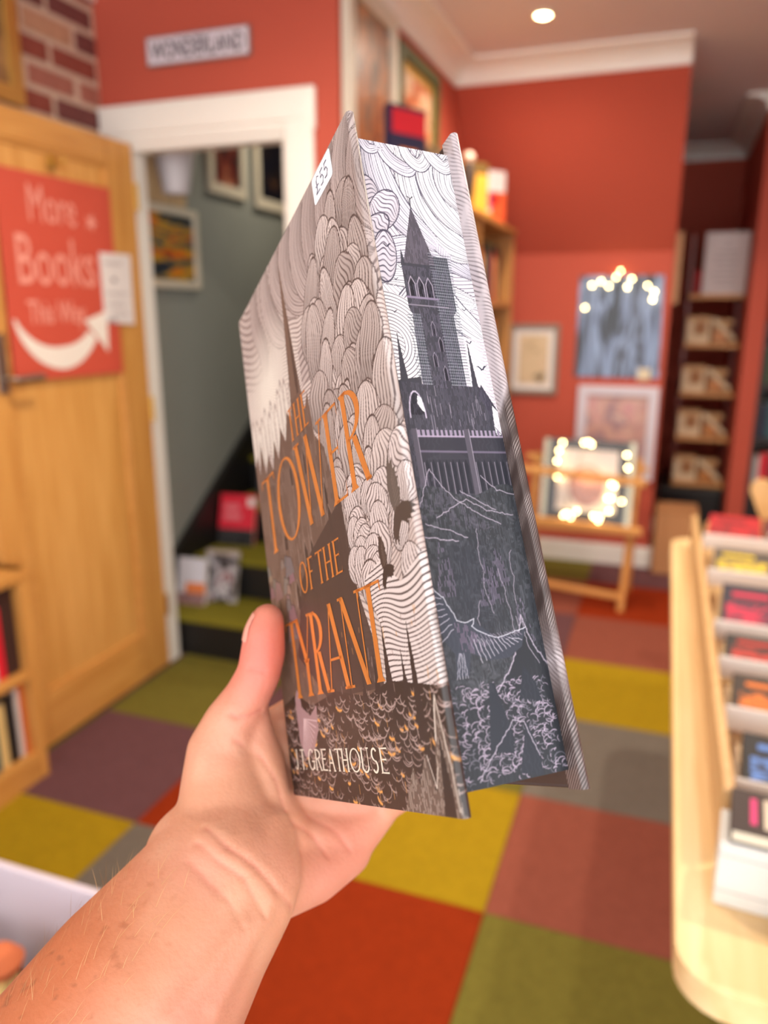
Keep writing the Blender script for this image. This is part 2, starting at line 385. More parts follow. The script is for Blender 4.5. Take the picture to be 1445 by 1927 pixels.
# gold frame on the bricks
def frame(name, label, o, ex, ey, w, h, fw, fm, picture, depth=0.022, mount=None, mw=0.0, cat='picture', group=None, glass=False):
    """o = bottom-left corner on the wall, ex/ey in-plane, normal = ex x ey"""
    o = Vector(o); ex = Vector(ex); ey = Vector(ey); n = ex.cross(ey)
    t = thing(name, label, cat, o + ex * w / 2, group)
    def ob(a0, a1, b0, b1, c0, c1, bev): return MB().obox(o + ex * (a0 + a1) / 2 + ey * (b0 + b1) / 2 + n * (c0 + c1) / 2, ex, ey, n, a1 - a0, b1 - b0, c1 - c0, bev)
    for a in ((0, fw, 0, h), (w - fw, w, 0, h), (fw, w - fw, 0, fw), (fw, w - fw, h - fw, h)):
        ob(*a, 0.001, depth, 0.003).build('frame_bar', fm, t)
    if mount: ob(fw * 0.8, w - fw * 0.8, fw * 0.8, h - fw * 0.8, 0.001, depth * 0.4, 0).build('mount', mount, t)
    ob(fw + mw, w - fw - mw, fw + mw, h - fw - mw, 0.002, depth * 0.45 + 0.001, 0).build('print', picture, t)
    return t
frame('gold_picture_frame', 'gold picture frame hung on the brick wall above the open door', (XB + 0.006, 1.70, 2.00), (0, 1, 0), (0, 0, 1), 0.37, 0.42, 0.05, M_gold, art('old_print', [(90, 60, 40), (170, 130, 80)], 3, 1))

# ------------------------------------------------------------------ stairwell
wallbox('wall_stair_left', M_green, XB - 0.12, XB, YS + 0.06, 5.4, 0, 3.6)
wallbox('wall_stair_end', M_green, XB - 0.1, XC - 0.09, 5.4, 5.5, 0, 3.6)
wallbox('wall_stair_right', M_green, XC - 0.12, XC - 0.09, YS + 0.06, 5.4, 0, 3.6)
stc = thing('staircase', 'narrow staircase with olive carpeted treads and black risers beyond the doorway', 'staircase', (-1.55, 2.52, 0))
SY, SG, SR = 2.535, 0.265, 0.176
M_stairc = mat('stair_carpet', (128, 120, 40), 0.95, var=0.2, scale=50, bump=0.4, bscale=400, spec=0.1)
for k in range(9):
    yk = SY + k * SG; zk = (k + 1) * SR
    bx('riser', M_black, stc, XB + 0.03, XC - 0.121, yk + 0.006, yk + 0.03, zk - SR, zk - 0.018)
    bx('tread', M_stairc, stc, XB + 0.03, XC - 0.121, yk - 0.012, yk + SG + 0.005, zk - 0.024, zk, 0.007)
slp = [(SY - 0.018, 0), (SY - 0.018, 0.30), (SY + 9 * SG, 9 * SR + 0.30), (SY + 9 * SG, 9 * SR - 0.1), (SY + 0.5, 0)]
MB().prism(slp, (XB + 0.002, 0, 0), (0, 1, 0), (0, 0, 1), (1, 0, 0), 0.028).build('stringer', M_black, stc)
MB().prism(slp, (XC - 0.121, 0, 0), (0, 1, 0), (0, 0, 1), (1, 0, 0), 0.0008).build('stringer', M_black, stc)

WX = XB + 0.001
frame('stair_print', 'white framed print of a night city with red reflections on the stair wall', (WX, 2.62, 1.49), (0, 1, 0), (0, 0, 1), 0.37, 0.315, 0.03, M_ivory,
      art('night_city', [(24, 30, 70), (40, 44, 40), (60, 70, 80), (196, 150, 30), (212, 80, 30), (30, 26, 24)], 2.2, 4, stretch=(1, 0.6, 2.2)), group=None)
frame('stair_print', 'white framed dark print with a red flame figure on the stair wall', (WX, 3.10, 1.90), (0, 1, 0), (0, 0, 1), 0.32, 0.42, 0.045, M_ivory,
      art('flame_print', [(20, 14, 18), (30, 20, 24), (120, 40, 30), (180, 120, 90)], 2.0, 6, stretch=(1, 1.6, 1)))
frame('stair_print', 'ivory framed near-black print further up the stair wall', (WX, 3.51, 1.885), (0, 1, 0), (0, 0, 1), 0.42, 0.42, 0.05, M_ivory,
      art('dark_print', [(14, 14, 26), (18, 16, 28), (20, 18, 24), (80, 52, 36)], 2.0, 9))
wb = thing('wooden_sign_board', 'pale timber board on the stair wall behind the white hanging planter', 'board', (WX, 2.80, 1.81))
for k in range(3): bx('plank', wood('pale_plank', (196, 164, 122), (214, 182, 140), 2), wb, WX, WX + 0.018, 2.62 + 0.10 * k, 2.716 + 0.10 * k, 1.81, 2.14, 0.003)
hp = thing('hanging_planter', 'white bucket planter with trailing green plant on the stair wall', 'planter', (WX + 0.09, 2.70, 1.83))
MB().lathe([(0.0, 0), (0.048, 0.0), (0.075, 0.135), (0.079, 0.138), (0.079, 0.150), (0.071, 0.150), (0.066, 0.13), (0, 0.125)], (WX + 0.118, 2.70, 1.83), 20).build('pot', mat('planter_white', (214, 206, 206), 0.5), hp)
lv = MB()
for k in range(26):
    a = rng.uniform(0, 6.28); r = rng.uniform(0.01, 0.07); c = Vector((WX + 0.118 + r * 0.6 * math.cos(a), 2.70 + r * math.sin(a), 1.96 + rng.uniform(0.0, 0.05)))
    d = Vector((math.cos(a), math.sin(a), rng.uniform(0.1, 0.9))).normalized(); sdir = d.cross(Vector((0, 0, 1))).normalized()
    lv.add([c, c + d * 0.025 + sdir * 0.012, c + d * 0.055, c + d * 0.025 - sdir * 0.012], [(0, 1, 2), (0, 2, 3)])
tag(lv.build('foliage', mat('planter_leaf', (70, 92, 60), 0.6), hp), kind='stuff')

# ------------------------------------------------------------------ books
def book(label, c, wdir, hdir, w, h, t, cover, cat='book', group=None, name='paperback_book', band=None, title=None, sticker=False):
    """c = bottom-centre of the front cover's back side; front face normal = wdir x hdir; t = thickness behind the front face"""
    c = Vector(c); wdir = Vector(wdir).normalized(); hdir = Vector(hdir).normalized(); n = wdir.cross(hdir)
    root = thing(name, label, cat, c, group)
    def ob(a, b, d, sa, sb, sd, bev=0.0): return MB().obox(c + wdir * a + hdir * b + n * d, wdir, hdir, n, sa, sb, sd, bev)
    cv = 0.0016
    fcv = ob(0, h / 2, -cv / 2, w, h, cv, 0.0006).build('front_cover', cover, root)
    ob(0, h / 2, -t + cv / 2, w, h, cv, 0.0006).build('back_cover', cover, root)
    ob(-w / 2 + cv / 2, h / 2, -t / 2, cv, h, t - 2 * cv, 0).build('spine', cover, root)
    ob(cv / 2 - 0.001, h / 2, -t / 2, w - cv - 0.003, h - 0.003, t - 2 * cv, 0).build('page_block', M_pages, root)
    if band:
        for (b0, b1, a0, a1, m) in band:
            ob((a0 + a1 - 1) / 2 * w, (b0 + b1) / 2 * h, 0.0004, (a1 - a0) * w, (b1 - b0) * h, 0.0008).build('cover_print', m, fcv)
    if sticker:
        ob(w * 0.38, h * 0.86, 0.0006, w * 0.2, h * 0.16, 0.0012).build('price_label', M_paper, fcv)
    return root
def flat(name, c, rough=0.6): return mat(name, c, rough, var=0.12, scale=12)

# on the stairs: leaning back against the risers
def lean(y, z, tilt): return (0, math.sin(R_(tilt)), math.cos(R_(tilt)))
yk1, yk2, yk3 = SY + SG, SY + 2 * SG, SY + 3 * SG
z1, z2, z3 = SR, 2 * SR, 3 * SR
book('red and black paperback with white price label standing on the second stair', (-1.80, yk2 - 0.09, z2 + 0.002), (1, 0.1, 0), lean(0, 0, 14), 0.175, 0.235, 0.022, flat('cover_scarlet', (226, 30, 56)),
     band=[(0.0, 0.32, 0, 1, flat('cover_charcoal', (44, 42, 44))), (0.05, 0.2, 0.55, 0.95, flat('cover_greyprint', (150, 146, 150))), (0.5, 0.62, 0.12, 0.62, flat('cover_pinkprint', (240, 120, 130))), (0.68, 0.8, 0.12, 0.55, MATS['cover_pinkprint'])], sticker=True)
book('black and white illustrated paperback leaning on the lowest stair', (-1.735, yk1 - 0.085, z1 + 0.002), (1, 0.12, 0), lean(0, 0, 13), 0.15, 0.225, 0.02,
     art('cover_bw', [(30, 26, 28), (60, 50, 52), (200, 196, 200), (120, 50, 50)], 3.0, 12), band=[(0.92, 1.0, 0, 1, flat('cover_beige', (176, 160, 148)))])
book('white and orange paperback leaning beside the doorway on the lowest stair', (-1.835, yk1 - 0.155, z1 + 0.002), (1, 0.1, 0), lean(0, 0, 12), 0.13, 0.20, 0.02, flat('cover_white', (216, 214, 222)),
     band=[(0.25, 0.48, 0.3, 1, flat('cover_orange', (226, 128, 70))), (0.0, 0.25, 0, 1, art('cover_mauve', [(90, 60, 80), (190, 150, 140)], 4, 3))])
book('dark grey paperback with a red star on the third stair', (-1.74, yk3 - 0.09, z3 + 0.002), (1, 0.1, 0), lean(0, 0, 14), 0.16, 0.235, 0.02, flat('cover_slate', (58, 58, 62)),
     band=[(0.4, 0.66, 0.3, 0.7, flat('cover_star', (206, 86, 88))), (0.82, 0.9, 0.2, 0.8, MATS['cover_greyprint'])])

# ------------------------------------------------------------------ low oak bookcase in front of the open door
bc = thing('oak_bookcase', 'low oak bookcase beside the open door', 'bookcase', (-1.74, 1.2, 0))
bx0, bx1, by0, by1, bz = -1.925, -1.70, 0.55, 1.650, 0.675
bx('side_panel', M_oak, bc, bx0, bx1, by1 - 0.03, by1, 0, bz, 0.002)
bx('side_panel', M_oak, bc, bx0, bx1, by0, by0 + 0.03, 0, bz, 0.002)
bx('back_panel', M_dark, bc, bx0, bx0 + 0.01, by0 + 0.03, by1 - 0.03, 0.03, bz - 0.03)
bx('plinth', M_oakh, bc, bx0, bx1 - 0.004, by0 + 0.03, by1 - 0.03, 0, 0.07)
bx('shelf', M_oakh, bc, bx0 + 0.01, bx1 - 0.004, by0 + 0.03, by1 - 0.03, 0.07, 0.09)
bx('shelf', M_oakh, bc, bx0 + 0.01, bx1 - 0.004, by0 + 0.03, by1 - 0.03, 0.335, 0.36, 0.002)
bx('bookcase_top', M_oakh, bc, bx0, bx1 + 0.005, by0, by1 + 0.003, 0.64, bz, 0.004)
cols = [('red', (222, 24, 48)), ('cream', (226, 196, 130)), ('white', (214, 208, 204)), ('orange', (214, 110, 50)), ('navy', (40, 44, 70)), ('teal', (50, 96, 100)), ('black', (30, 28, 28)), ('green', (66, 88, 56)), ('maroon', (110, 34, 40)), ('yellow', (222, 176, 60)), ('dark brown', (58, 34, 30))]
CM = {n: flat('spine_' + n, c) for n, c in cols}
def spine_row(shelf_label, x1, ys, z, seq, group):
    y = ys
    seen = {}
    for (cn, t, h, d) in seq:
        y -= t + 0.002
        seen[cn] = seen.get(cn, 0) + 1
        lab = '%s book standing spine out on the %s' % (cn, shelf_label)
        book(lab, (x1 - d / 2, y + t, z + 0.001), (-1, 0, 0), (0, 0, 1), d, h, t, CM[cn], group=group)
spine_row('middle shelf of the low oak bookcase', bx1 - 0.03, by1 - 0.031, 0.36, [('dark brown', .05, .262, .17), ('red', .03, .22, .14), ('white', .022, .20, .14), ('cream', .026, .15, .13), ('orange', .03, .19, .14), ('black', .025, .21, .14), ('teal', .03, .2, .14), ('yellow', .03, .19, .14)], 'books in the low oak bookcase')
spine_row('bottom shelf of the low oak bookcase', bx1 - 0.03, by1 - 0.031, 0.09, [('orange', .02, .23, .15), ('white', .018, .22, .14), ('black', .035, .22, .14), ('cream', .03, .2, .14), ('teal', .02, .21, .14), ('navy', .03, .22, .14), ('green', .03, .2, .14), ('maroon', .03, .21, .14)], 'books in the low oak bookcase')

# ------------------------------------------------------------------ side wall: two framed pictures and the tall bookcase
SX = XC + 0.001
frame('tall_painting', 'large cream framed painting in browns and oranges on the red side wall', (SX, 2.47, 1.84), (0, 1, 0), (0, 0, 1), 0.47, 0.57, 0.055, M_ivory,
      art('painting_brown', [(70, 40, 34), (150, 90, 50), (190, 120, 60), (120, 100, 80), (90, 60, 40)], 3.4, 15, coat=0.6), 0.03)
g2 = frame('green_gilt_painting', 'green framed picture with gilt inner edge on the red side wall', (SX, 2.965, 1.90), (0, 1, 0), (0, 0, 1), 0.53, 0.46, 0.045, mat('frame_green', (70, 78, 40), 0.5),
      art('painting_red', [(120, 50, 34), (170, 90, 50), (200, 170, 140), (140, 70, 40)], 3.0, 17), 0.03, mount=M_gold, mw=0.035)
tb = thing('tall_bookcase', 'tall oak bookcase against the red side wall with books on its top', 'bookcase', (-0.90, 3.3, 0))
tx0, tx1, ty0, ty1, tz = XC + 0.002, -0.775, 2.56, 4.13, 1.80
M_case = wood('case_oak', (168, 112, 56), (190, 134, 74), 2)
for yy in (ty0, 3.35, ty1 - 0.028): bx('side_panel', M_case, tb, tx0, tx1, yy, yy + 0.028, 0, tz - 0.025, 0.002)
bx('bookcase_top', M_case, tb, tx0, tx1 + 0.01, ty0 - 0.005, ty1 + 0.005, tz - 0.025, tz, 0.003)
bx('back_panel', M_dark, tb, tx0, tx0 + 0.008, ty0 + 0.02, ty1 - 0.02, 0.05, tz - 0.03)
for zz in (0.06, 0.40, 0.74, 1.08, 1.42):
    for (a, b) in ((ty0 + 0.028, 3.35), (3.378, ty1 - 0.028)): bx('shelf', M_case, tb, tx0 + 0.008, tx1 - 0.004, a, b, zz, zz + 0.022, 0.001)
for zi, zz in enumerate((0.762, 1.102, 1.442)):
    nm = ('third', 'fourth', 'top')[zi]
    ORD = 'first second third fourth fifth sixth seventh eighth ninth tenth eleventh twelfth thirteenth fourteenth fifteenth sixteenth seventeenth'.split()
    for ys_, n_ in ((3.34, 17), (3.93, 14)):
        y = ys_ - 0.004
        for q in range(n_):
            cn = ['maroon', 'orange', 'navy', 'black', 'red', 'teal', 'cream', 'green'][(q * 3 + zi * 5 + n_) % 8]; t = 0.028 + 0.005 * ((q * 7 + zi) % 3)
            y -= t + 0.002
            book('%s book, %s from the %s on the %s shelf of the tall bookcase' % (cn, ORD[q], 'middle divider' if n_ == 17 else 'end panel', nm), (tx1 - 0.03 - 0.07, y + t, zz + 0.001), (-1, 0, 0), (0, 0, 1), 0.14, 0.20 + 0.02 * ((q + zi) % 4), t, CM[cn], group='books inside the tall bookcase')
# books standing on top, covers towards the room
n_in = (0, 1, 0)
book('black paperback with scarlet title block and glowing orange sun on top of the tall bookcase', (-0.87, 2.665, tz + 0.002), (0.45, 0.9, 0), lean(0, 0, 0), 0.17, 0.25, 0.03, flat('cover_navy', (30, 28, 66)),
     band=[(0.66, 0.95, 0.05, 0.98, flat('cover_crimson', (206, 14, 40))), (0.14, 0.48, 0.25, 0.75, flat('cover_sun', (240, 140, 40))), (0.22, 0.40, 0.36, 0.64, flat('cover_suncore', (250, 206, 90)))])
book('small red paperback on top of the tall bookcase', (-0.86, 2.95, tz + 0.002), (0.45, 0.9, 0), lean(0, 0, 0), 0.12, 0.18, 0.03, flat('cover_redtop', (196, 30, 50)), band=[(0.7, 1, 0, 1, flat('cover_gilt', (130, 100, 60)))])
book('cream paperback on top of the tall bookcase beside the red one', (-0.86, 3.12, tz + 0.002), (0.45, 0.9, 0), lean(0, 0, 0), 0.12, 0.19, 0.03, flat('cover_creamtop', (222, 206, 190)))
book('yellow paperback on top of the tall bookcase', (-0.86, 3.62, tz + 0.002), (0.5, 0.87, 0), lean(0, 0, 0), 0.15, 0.24, 0.03, flat('cover_amber', (226, 168, 60)), band=[(0.8, 1, 0, 1, flat('cover_brown', (110, 84, 40)))])
book('comic paperback in pink, red and orange on top of the tall bookcase', (-0.86, 3.90, tz + 0.002), (0.62, 0.78, 0), lean(0, 0, 0), 0.19, 0.25, 0.03, flat('cover_comic', (222, 214, 214)),
     band=[(0.3, 0.62, 0.15, 0.55, flat('cover_pink', (220, 110, 150))), (0.0, 0.62, 0.55, 1, flat('cover_vermilion', (236, 96, 50))), (0.38, 0.58, 0.5, 0.78, flat('cover_red2', (230, 44, 44))), (0.08, 0.24, 0.3, 0.56, flat('cover_yel', (214, 190, 60)))])
orn = thing('ornament', 'small dark ornament with pale round top beside the yellow book on the tall bookcase', 'ornament', (-0.86, 3.46, tz))
MB().lathe([(0, 0), (0.03, 0), (0.034, 0.01), (0.02, 0.03), (0.028, 0.1), (0.034, 0.16), (0.02, 0.21), (0, 0.215)], (-0.86, 3.46, tz + 0.001), 16).build('body', mat('ornament_dark', (60, 44, 36), 0.4), orn)
MB().lathe([(0.0, 0.0), (0.018, 0.006), (0.027, 0.025), (0.018, 0.045), (0, 0.052)], (-0.86, 3.46, tz + 0.205), 16).build('round_top', mat('ornament_pale', (210, 180, 160), 0.4), orn)

# ------------------------------------------------------------------ back wall pictures
BY = YB - 0.001
frame('grey_framed_drawing', 'grey framed cream drawing with arch motif on the red back wall', (-0.832, BY, 0.952), (1, 0, 0), (0, 0, 1), 0.277, 0.382, 0.026, mat('frame_grey', (138, 124, 110), 0.5),
      art('drawing_cream', [(120, 104, 84), (204, 180, 142), (216, 192, 156), (210, 184, 150)], 2.4, 21), 0.022, mount=M_paper, mw=0.03)
po = thing('blue_poster', 'glossy blue and black fantasy poster on the red back wall', 'poster', (-0.25, BY, 1.055))
MB().prism([(-0.467, 1.055), (-0.026, 1.055), (-0.042, 1.583), (-0.465, 1.583)], (0, BY, 0), (1, 0, 0), (0, 0, 1), (0, -1, 0), 0.006).build('poster_sheet', art('poster_blue', [(12, 10, 18), (16, 14, 24), (30, 28, 42), (110, 128, 164), (136, 160, 198), (44, 38, 56), (18, 16, 26), (12, 10, 18)], 2.0, 5, 0.3, (3.0, 1, 0.55), 0.25), po)
bx('price_card', mat('cream_card', (220, 206, 176), 0.6), po, -0.135, -0.07, BY - 0.009, BY - 0.006, 1.045, 1.105)
def glint(label, pts, r=0.007, glint_strand=True):  # glowing beads on a strand, added to imitate sparkle reflected by glossy surfaces
    t = thing('added_glints', label, 'added glints', pts[0])
    if glint_strand: MB().tube(pts, 0.0015, 5).build('glint_strand', mat('glint_strand_grey', (120, 110, 96), 0.5), t)
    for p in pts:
        MB().lathe([(0, -r * 1.3), (r * 0.8, -r * 0.7), (r, 0), (r * 0.8, r * 0.7), (0, r * 1.3)], p, 8).build('glint_bead', M_glint, t)
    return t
fy = BY - 0.016
glint('added warm glowing beads imitating reflections along the top of the blue poster', [(-0.43, fy, 1.42), (-0.40, fy, 1.535), (-0.355, fy, 1.555), (-0.315, fy, 1.53), (-0.28, fy, 1.575), (-0.26, fy, 1.605), (-0.22, fy, 1.525), (-0.20, fy, 1.565), (-0.12, fy, 1.53), (-0.085, fy, 1.50), (-0.09, fy, 1.46)], 0.0055)
frame('white_framed_print', 'white framed pink print hung low on the red back wall', (-0.436, BY, 0.50), (1, 0, 0), (0, 0, 1), 0.42, 0.51, 0.05, mat('frame_white', (214, 208, 218), 0.5, var=0.04),
      art('print_pink', [(204, 150, 150), (206, 170, 156), (196, 150, 140), (150, 124, 134), (210, 176, 166)], 2.6, 24), 0.03, mount=None)

# ------------------------------------------------------------------ pine print rack with sparkling silver picture
rk = thing('pine_print_rack', 'pine folding print rack standing in front of the red back wall', 'rack', (-0.33, 3.70, 0))
def post(a, b, r=0.017): MB().tube([a, b], [r, r], 12).build('post', M_pinez, rk)
post((-0.105, 3.655, 0.0), (-0.075, 3.80, 0.72)); post((-0.585, 3.68, 0.0), (-0.555, 3.83, 0.72))
post((-0.085, 3.98, 0.0), (-0.085, 3.76, 0.46)); post((-0.565, 4.00, 0.0), (-0.565, 3.78, 0.46))
def rail(z, y, h=0.034, d=0.02, x0=-0.62, x1=-0.035, dy=0.02, dz=0.03):
    a = Vector((x0, y + dy, z + dz)); b = Vector((x1, y, z)); ex = (b - a).normalized(); ey = Vector((0, 0, 1)).cross(ex).normalized()
    MB().obox((a + b) / 2, ex, ey, ex.cross(ey), (b - a).length, d, h, 0.004).build('rail', M_pine, rk)
rail(0.628, 3.69); rail(0.398, 3.675, 0.03, 0.03, dz=0.015); rail(0.070, 3.665, 0.03, 0.022, x1=-0.115)
bx('shelf_board', M_pine, rk, -0.60, -0.06, 3.68, 3.86, 0.372, 0.386, 0.002)
rail(0.66, 3.86, 0.03, 0.02)
sp = thing('silver_frame_picture', 'sparkling silver framed oval portrait propped on the pine rack', 'picture', (-0.30, 3.74, 0.39))
so = Vector((-0.522, 3.72, 0.388)); sex = Vector((0.999, -0.035, 0)).normalized(); sez = Vector((0, 0.16, 0.987)).normalized(); sn = sex.cross(sez)
sw, sh = 0.43, 0.42
def sob(a0, a1, b0, b1, c0, c1, bev=0.002): return MB().obox(so + sex * (a0 + a1) / 2 + sez * (b0 + b1) / 2 + sn * (c0 + c1) / 2, sex, sez, sn, a1 - a0, b1 - b0, c1 - c0, bev)
M_mirror = mat('mirror_frame', (150, 138, 116), 0.12, metal=1.0, var=0.2)
M_fdark = mat('frame_dark_glass', (52, 46, 40), 0.12, var=0.2)  # dark glassy bars of the silver frame
fw_ = 0.075
for a in ((0, fw_, 0, sh), (sw - fw_, sw, 0, sh), (fw_, sw - fw_, 0, fw_), (fw_, sw - fw_, sh - 0.045, sh)): sob(*a, -0.006, 0.008).build('frame_bar', M_fdark, sp)
for a in ((0, 0.028, 0, sh), (sw - 0.028, sw, 0, sh), (0, sw, 0, 0.022)): sob(*a, 0.0, 0.014).build('mirror_edge', M_mirror, sp)
sob(fw_ - 0.01, sw - fw_ + 0.01, fw_ - 0.03, sh - 0.03, -0.004, 0.004).build('mount', mat('mount_pale', (214, 206, 202), 0.35), sp)
ov = [(sw / 2 + 0.085 * math.cos(a), 0.20 + 0.10 * math.sin(a)) for a in [2 * math.pi * k / 28 for k in range(28)]]
MB().prism(ov, so + sn * 0.0045, sex, sez, sn, 0.001).build('oval_portrait', art('portrait', [(150, 112, 104), (196, 150, 140), (170, 130, 124)], 2.5, 30, 0.2), sp)
glint_spots = [(0.09, 0.40), (0.075, 0.36), (0.07, 0.31), (0.06, 0.26), (0.075, 0.235), (0.10, 0.24), (0.18, 0.245), (0.20, 0.248), (0.215, 0.24), (0.235, 0.243), (0.265, 0.24), (0.33, 0.22), (0.345, 0.21), (0.32, 0.15), (0.335, 0.15), (0.33, 0.09), (0.26, 0.06), (0.275, 0.055), (0.29, 0.06), (0.285, 0.04), (0.18, 0.075), (0.155, 0.045), (0.135, 0.06), (0.12, 0.05), (0.19, 0.405), (0.21, 0.41), (0.225, 0.40), (0.39, 0.36), (0.40, 0.30), (0.385, 0.14)]
glint('added warm glowing beads imitating reflections on the silver framed portrait', [so + sex * a + sez * b + sn * 0.022 for a, b in glint_spots], 0.0058, glint_strand=True)

# ------------------------------------------------------------------ alcove: cardboard box, speaker-dark recess, shelf unit
cb = thing('cardboard_box', 'brown cardboard box on the floor at the alcove entrance', 'box', (0.11, 4.42, 0))
M_card = mat('cardboard', (190, 136, 90), 0.85, var=0.06)
bx('box_body', M_card, cb, 0.022, 0.235, 4.30, 4.56, 0.001, 0.345, 0.004)
MB().prism([(0.02, 0.347), (0.237, 0.347), (0.237, 0.351), (0.02, 0.351)], (0, 4.297, 0), (1, 0, 0), (0, 0, 1), (0, 1, 0), 0.13).build('flap', M_card, cb)
MB().prism([(0.02, 0.347), (0.237, 0.347), (0.237, 0.351), (0.02, 0.351)], (0, 4.432, 0), (1, 0, 0), (0, 0, 1), (0, 1, 0), 0.13).build('flap', M_card, cb)
dk = thing('black_cabinet', 'low black cabinet in the alcove under the card shelves', 'cabinet', (0.2, 5.3, 0))
bx('cabinet_body', M_black, dk, 0.03, 0.395, 5.0, 5.5, 0.03, 0.345, 0.006)
for a in (0.05, 0.375):
    for b in (5.03, 5.47): bx('foot', M_black, dk, a - 0.015, a + 0.015, b - 0.015, b + 0.015, 0, 0.032)
bx('cabinet_door', mat('black_gloss', (26, 24, 26), 0.3), dk, 0.04, 0.205, 4.985, 5.0, 0.04, 0.335, 0.003)
bx('cabinet_door', MATS['black_gloss'], dk, 0.215, 0.385, 4.985, 5.0, 0.04, 0.335, 0.003)
su = thing('wall_shelf_unit', 'five tier orange timber shelf unit in the red alcove', 'shelf unit', (0.25, 5.3, 0.35))
SZ = [0.36, 0.645, 0.915, 1.205, 1.487]
for z in SZ: bx('shelf', M_shelf, su, 0.10, 0.398, 5.06, 5.30, z - 0.012, z + 0.012, 0.003)
for x in (0.102, 0.388): bx('upright', mat('clear_upright', (150, 70, 60), 0.3), su, x - 0.006, x + 0.006, 5.29, 5.31, 0.35, 1.85)
nm4 = ['lowest', 'second', 'third', 'fourth']
M_kit = mat('kit_cream', (230, 206, 166), 0.6, var=0.12); M_kitb = mat('kit_brown', (164, 112, 64), 0.6, var=0.2); M_kitg = mat('kit_face', (204, 160, 110), 0.6, var=0.15)
for k, z in enumerate(SZ[:4]):
    t = thing('craft_kit_box', 'cream boxed wooden craft kit standing on the %s orange shelf' % nm4[k], 'box', (0.16, 5.15, z + 0.012), 'craft kits in the alcove')
    h = 0.165
    bx('carton', M_kit, t, 0.105, 0.235, 5.10, 5.20, z + 0.0125, z + h, 0.003)
    crt = t.children[0]
    bx('picture_panel', M_kitb, crt, 0.145, 0.215, 5.098, 5.1005, z + 0.06, z + h - 0.025, 0)
    bx('lid_band', M_kitg, crt, 0.1045, 0.2355, 5.0975, 5.2, z + h - 0.022, z + h + 0.003, 0.002)
    t = thing('display_model', 'assembled timber model with slanting roof beside the kit on the %s orange shelf' % nm4[k], 'model', (0.31, 5.15, z + 0.012), 'models in the alcove')
    bx('model_wall', M_kitb, t, 0.245, 0.345, 5.10, 5.2, z + 0.0125, z + 0.12, 0.002)
    bx('model_window', mat('model_amber', (206, 130, 50), 0.4), t, 0.265, 0.325, 5.0985, 5.101, z + 0.03, z + 0.08, 0)
    a = Vector((0.245, 5.09, z + 0.155)); b = Vector((0.375, 5.09, z + 0.03)); ex = (b - a).normalized(); ez = Vector((0, -1, 0)).cross(ex)
    MB().obox((a + b) / 2 + ez * 0.0, ex, (0, 1, 0), ez, (b - a).length, 0.018, 0.026, 0.003).build('slanting_beam', M_kit, t)
    bx('model_roof', M_kitg, t, 0.25, 0.36, 5.11, 5.19, z + 0.1205, z + 0.15, 0.003)
nb = thing('framed_notice', 'white printed notice standing on the top orange shelf of the alcove', 'notice', (0.29, 5.12, 1.50))
bx('notice_sheet', mat('notice_white', (214, 200, 196), 0.6, var=0.03), nb, 0.165, 0.40, 5.09, 5.105, 1.4995, 1.845, 0.002)
nbs = nb.children[0]
for k in range(9):
    z = 1.79 - 0.03 * k; a, b = (0.27, 0.30) if k < 2 else (0.215 + 0.01 * (k % 3), 0.35 - 0.012 * (k % 2))
    bx('text_line', mat('notice_ink', (172, 158, 156), 0.7), nbs, a, b, 5.0885, 5.0905, z, z + 0.008)
book('red book standing behind the white notice on the top orange shelf', (0.185, 5.20, 1.50), (1, 0, 0), (0, 0, 1), 0.12, 0.14, 0.025, flat('cover_alcovered', (196, 30, 34)))
wf = thing('slim_wooden_frame', 'slim pale wooden frame hung on the alcove side wall, seen edge on', 'picture', (0.01, 4.66, 1.42))
for a in ((4.50, 4.53, 1.44, 1.80), (4.87, 4.90, 1.44, 1.80), (4.53, 4.87, 1.44, 1.47), (4.53, 4.87, 1.77, 1.80)): bx('frame_bar', mat('pale_frame', (200, 150, 100), 0.5), wf, 0.001, 0.034, *a, 0.002)
bx('print', M_paper, wf, 0.001, 0.012, 4.53, 4.87, 1.47, 1.77)
dc = thing('dark_bookcase', 'dark bookcase beyond the red pier', 'bookcase', (0.8, 5.0, 0))
M_dk = mat('dark_case', (52, 40, 36), 0.5, var=0.2)
bx('side_panel', M_dk, dc, 0.505, 0.53, 4.85, 5.15, 0, 1.35, 0.002); bx('side_panel', M_dk, dc, 1.25, 1.275, 4.85, 5.15, 0, 1.35, 0.002)
bx('back_panel', M_dk, dc, 0.53, 1.25, 5.13, 5.15, 0, 1.35)
for z in (0.05, 0.36, 0.67, 0.98, 1.325): bx('shelf', M_dk, dc, 0.53, 1.25, 4.86, 5.13, z, z + 0.022)
for zi, z in enumerate((0.383, 0.693, 1.003)):
    x = 0.535
    for q in range(8):
        cn = ['white', 'black', 'navy', 'red', 'green', 'teal', 'maroon', 'cream'][(q * 3 + zi * 2) % 8]; t = 0.03 + 0.012 * ((q + zi) % 3)
        book('%s book spine out on the %s shelf of the dark bookcase' % (cn, ('lower', 'middle', 'upper')[zi]), (x + t, 4.90 + 0.08, z), (0, 1, 0), (0, 0, 1), 0.15, 0.20 + 0.02 * (q % 3), t, CM[cn], group='books in the dark bookcase')
        x += t + 0.002

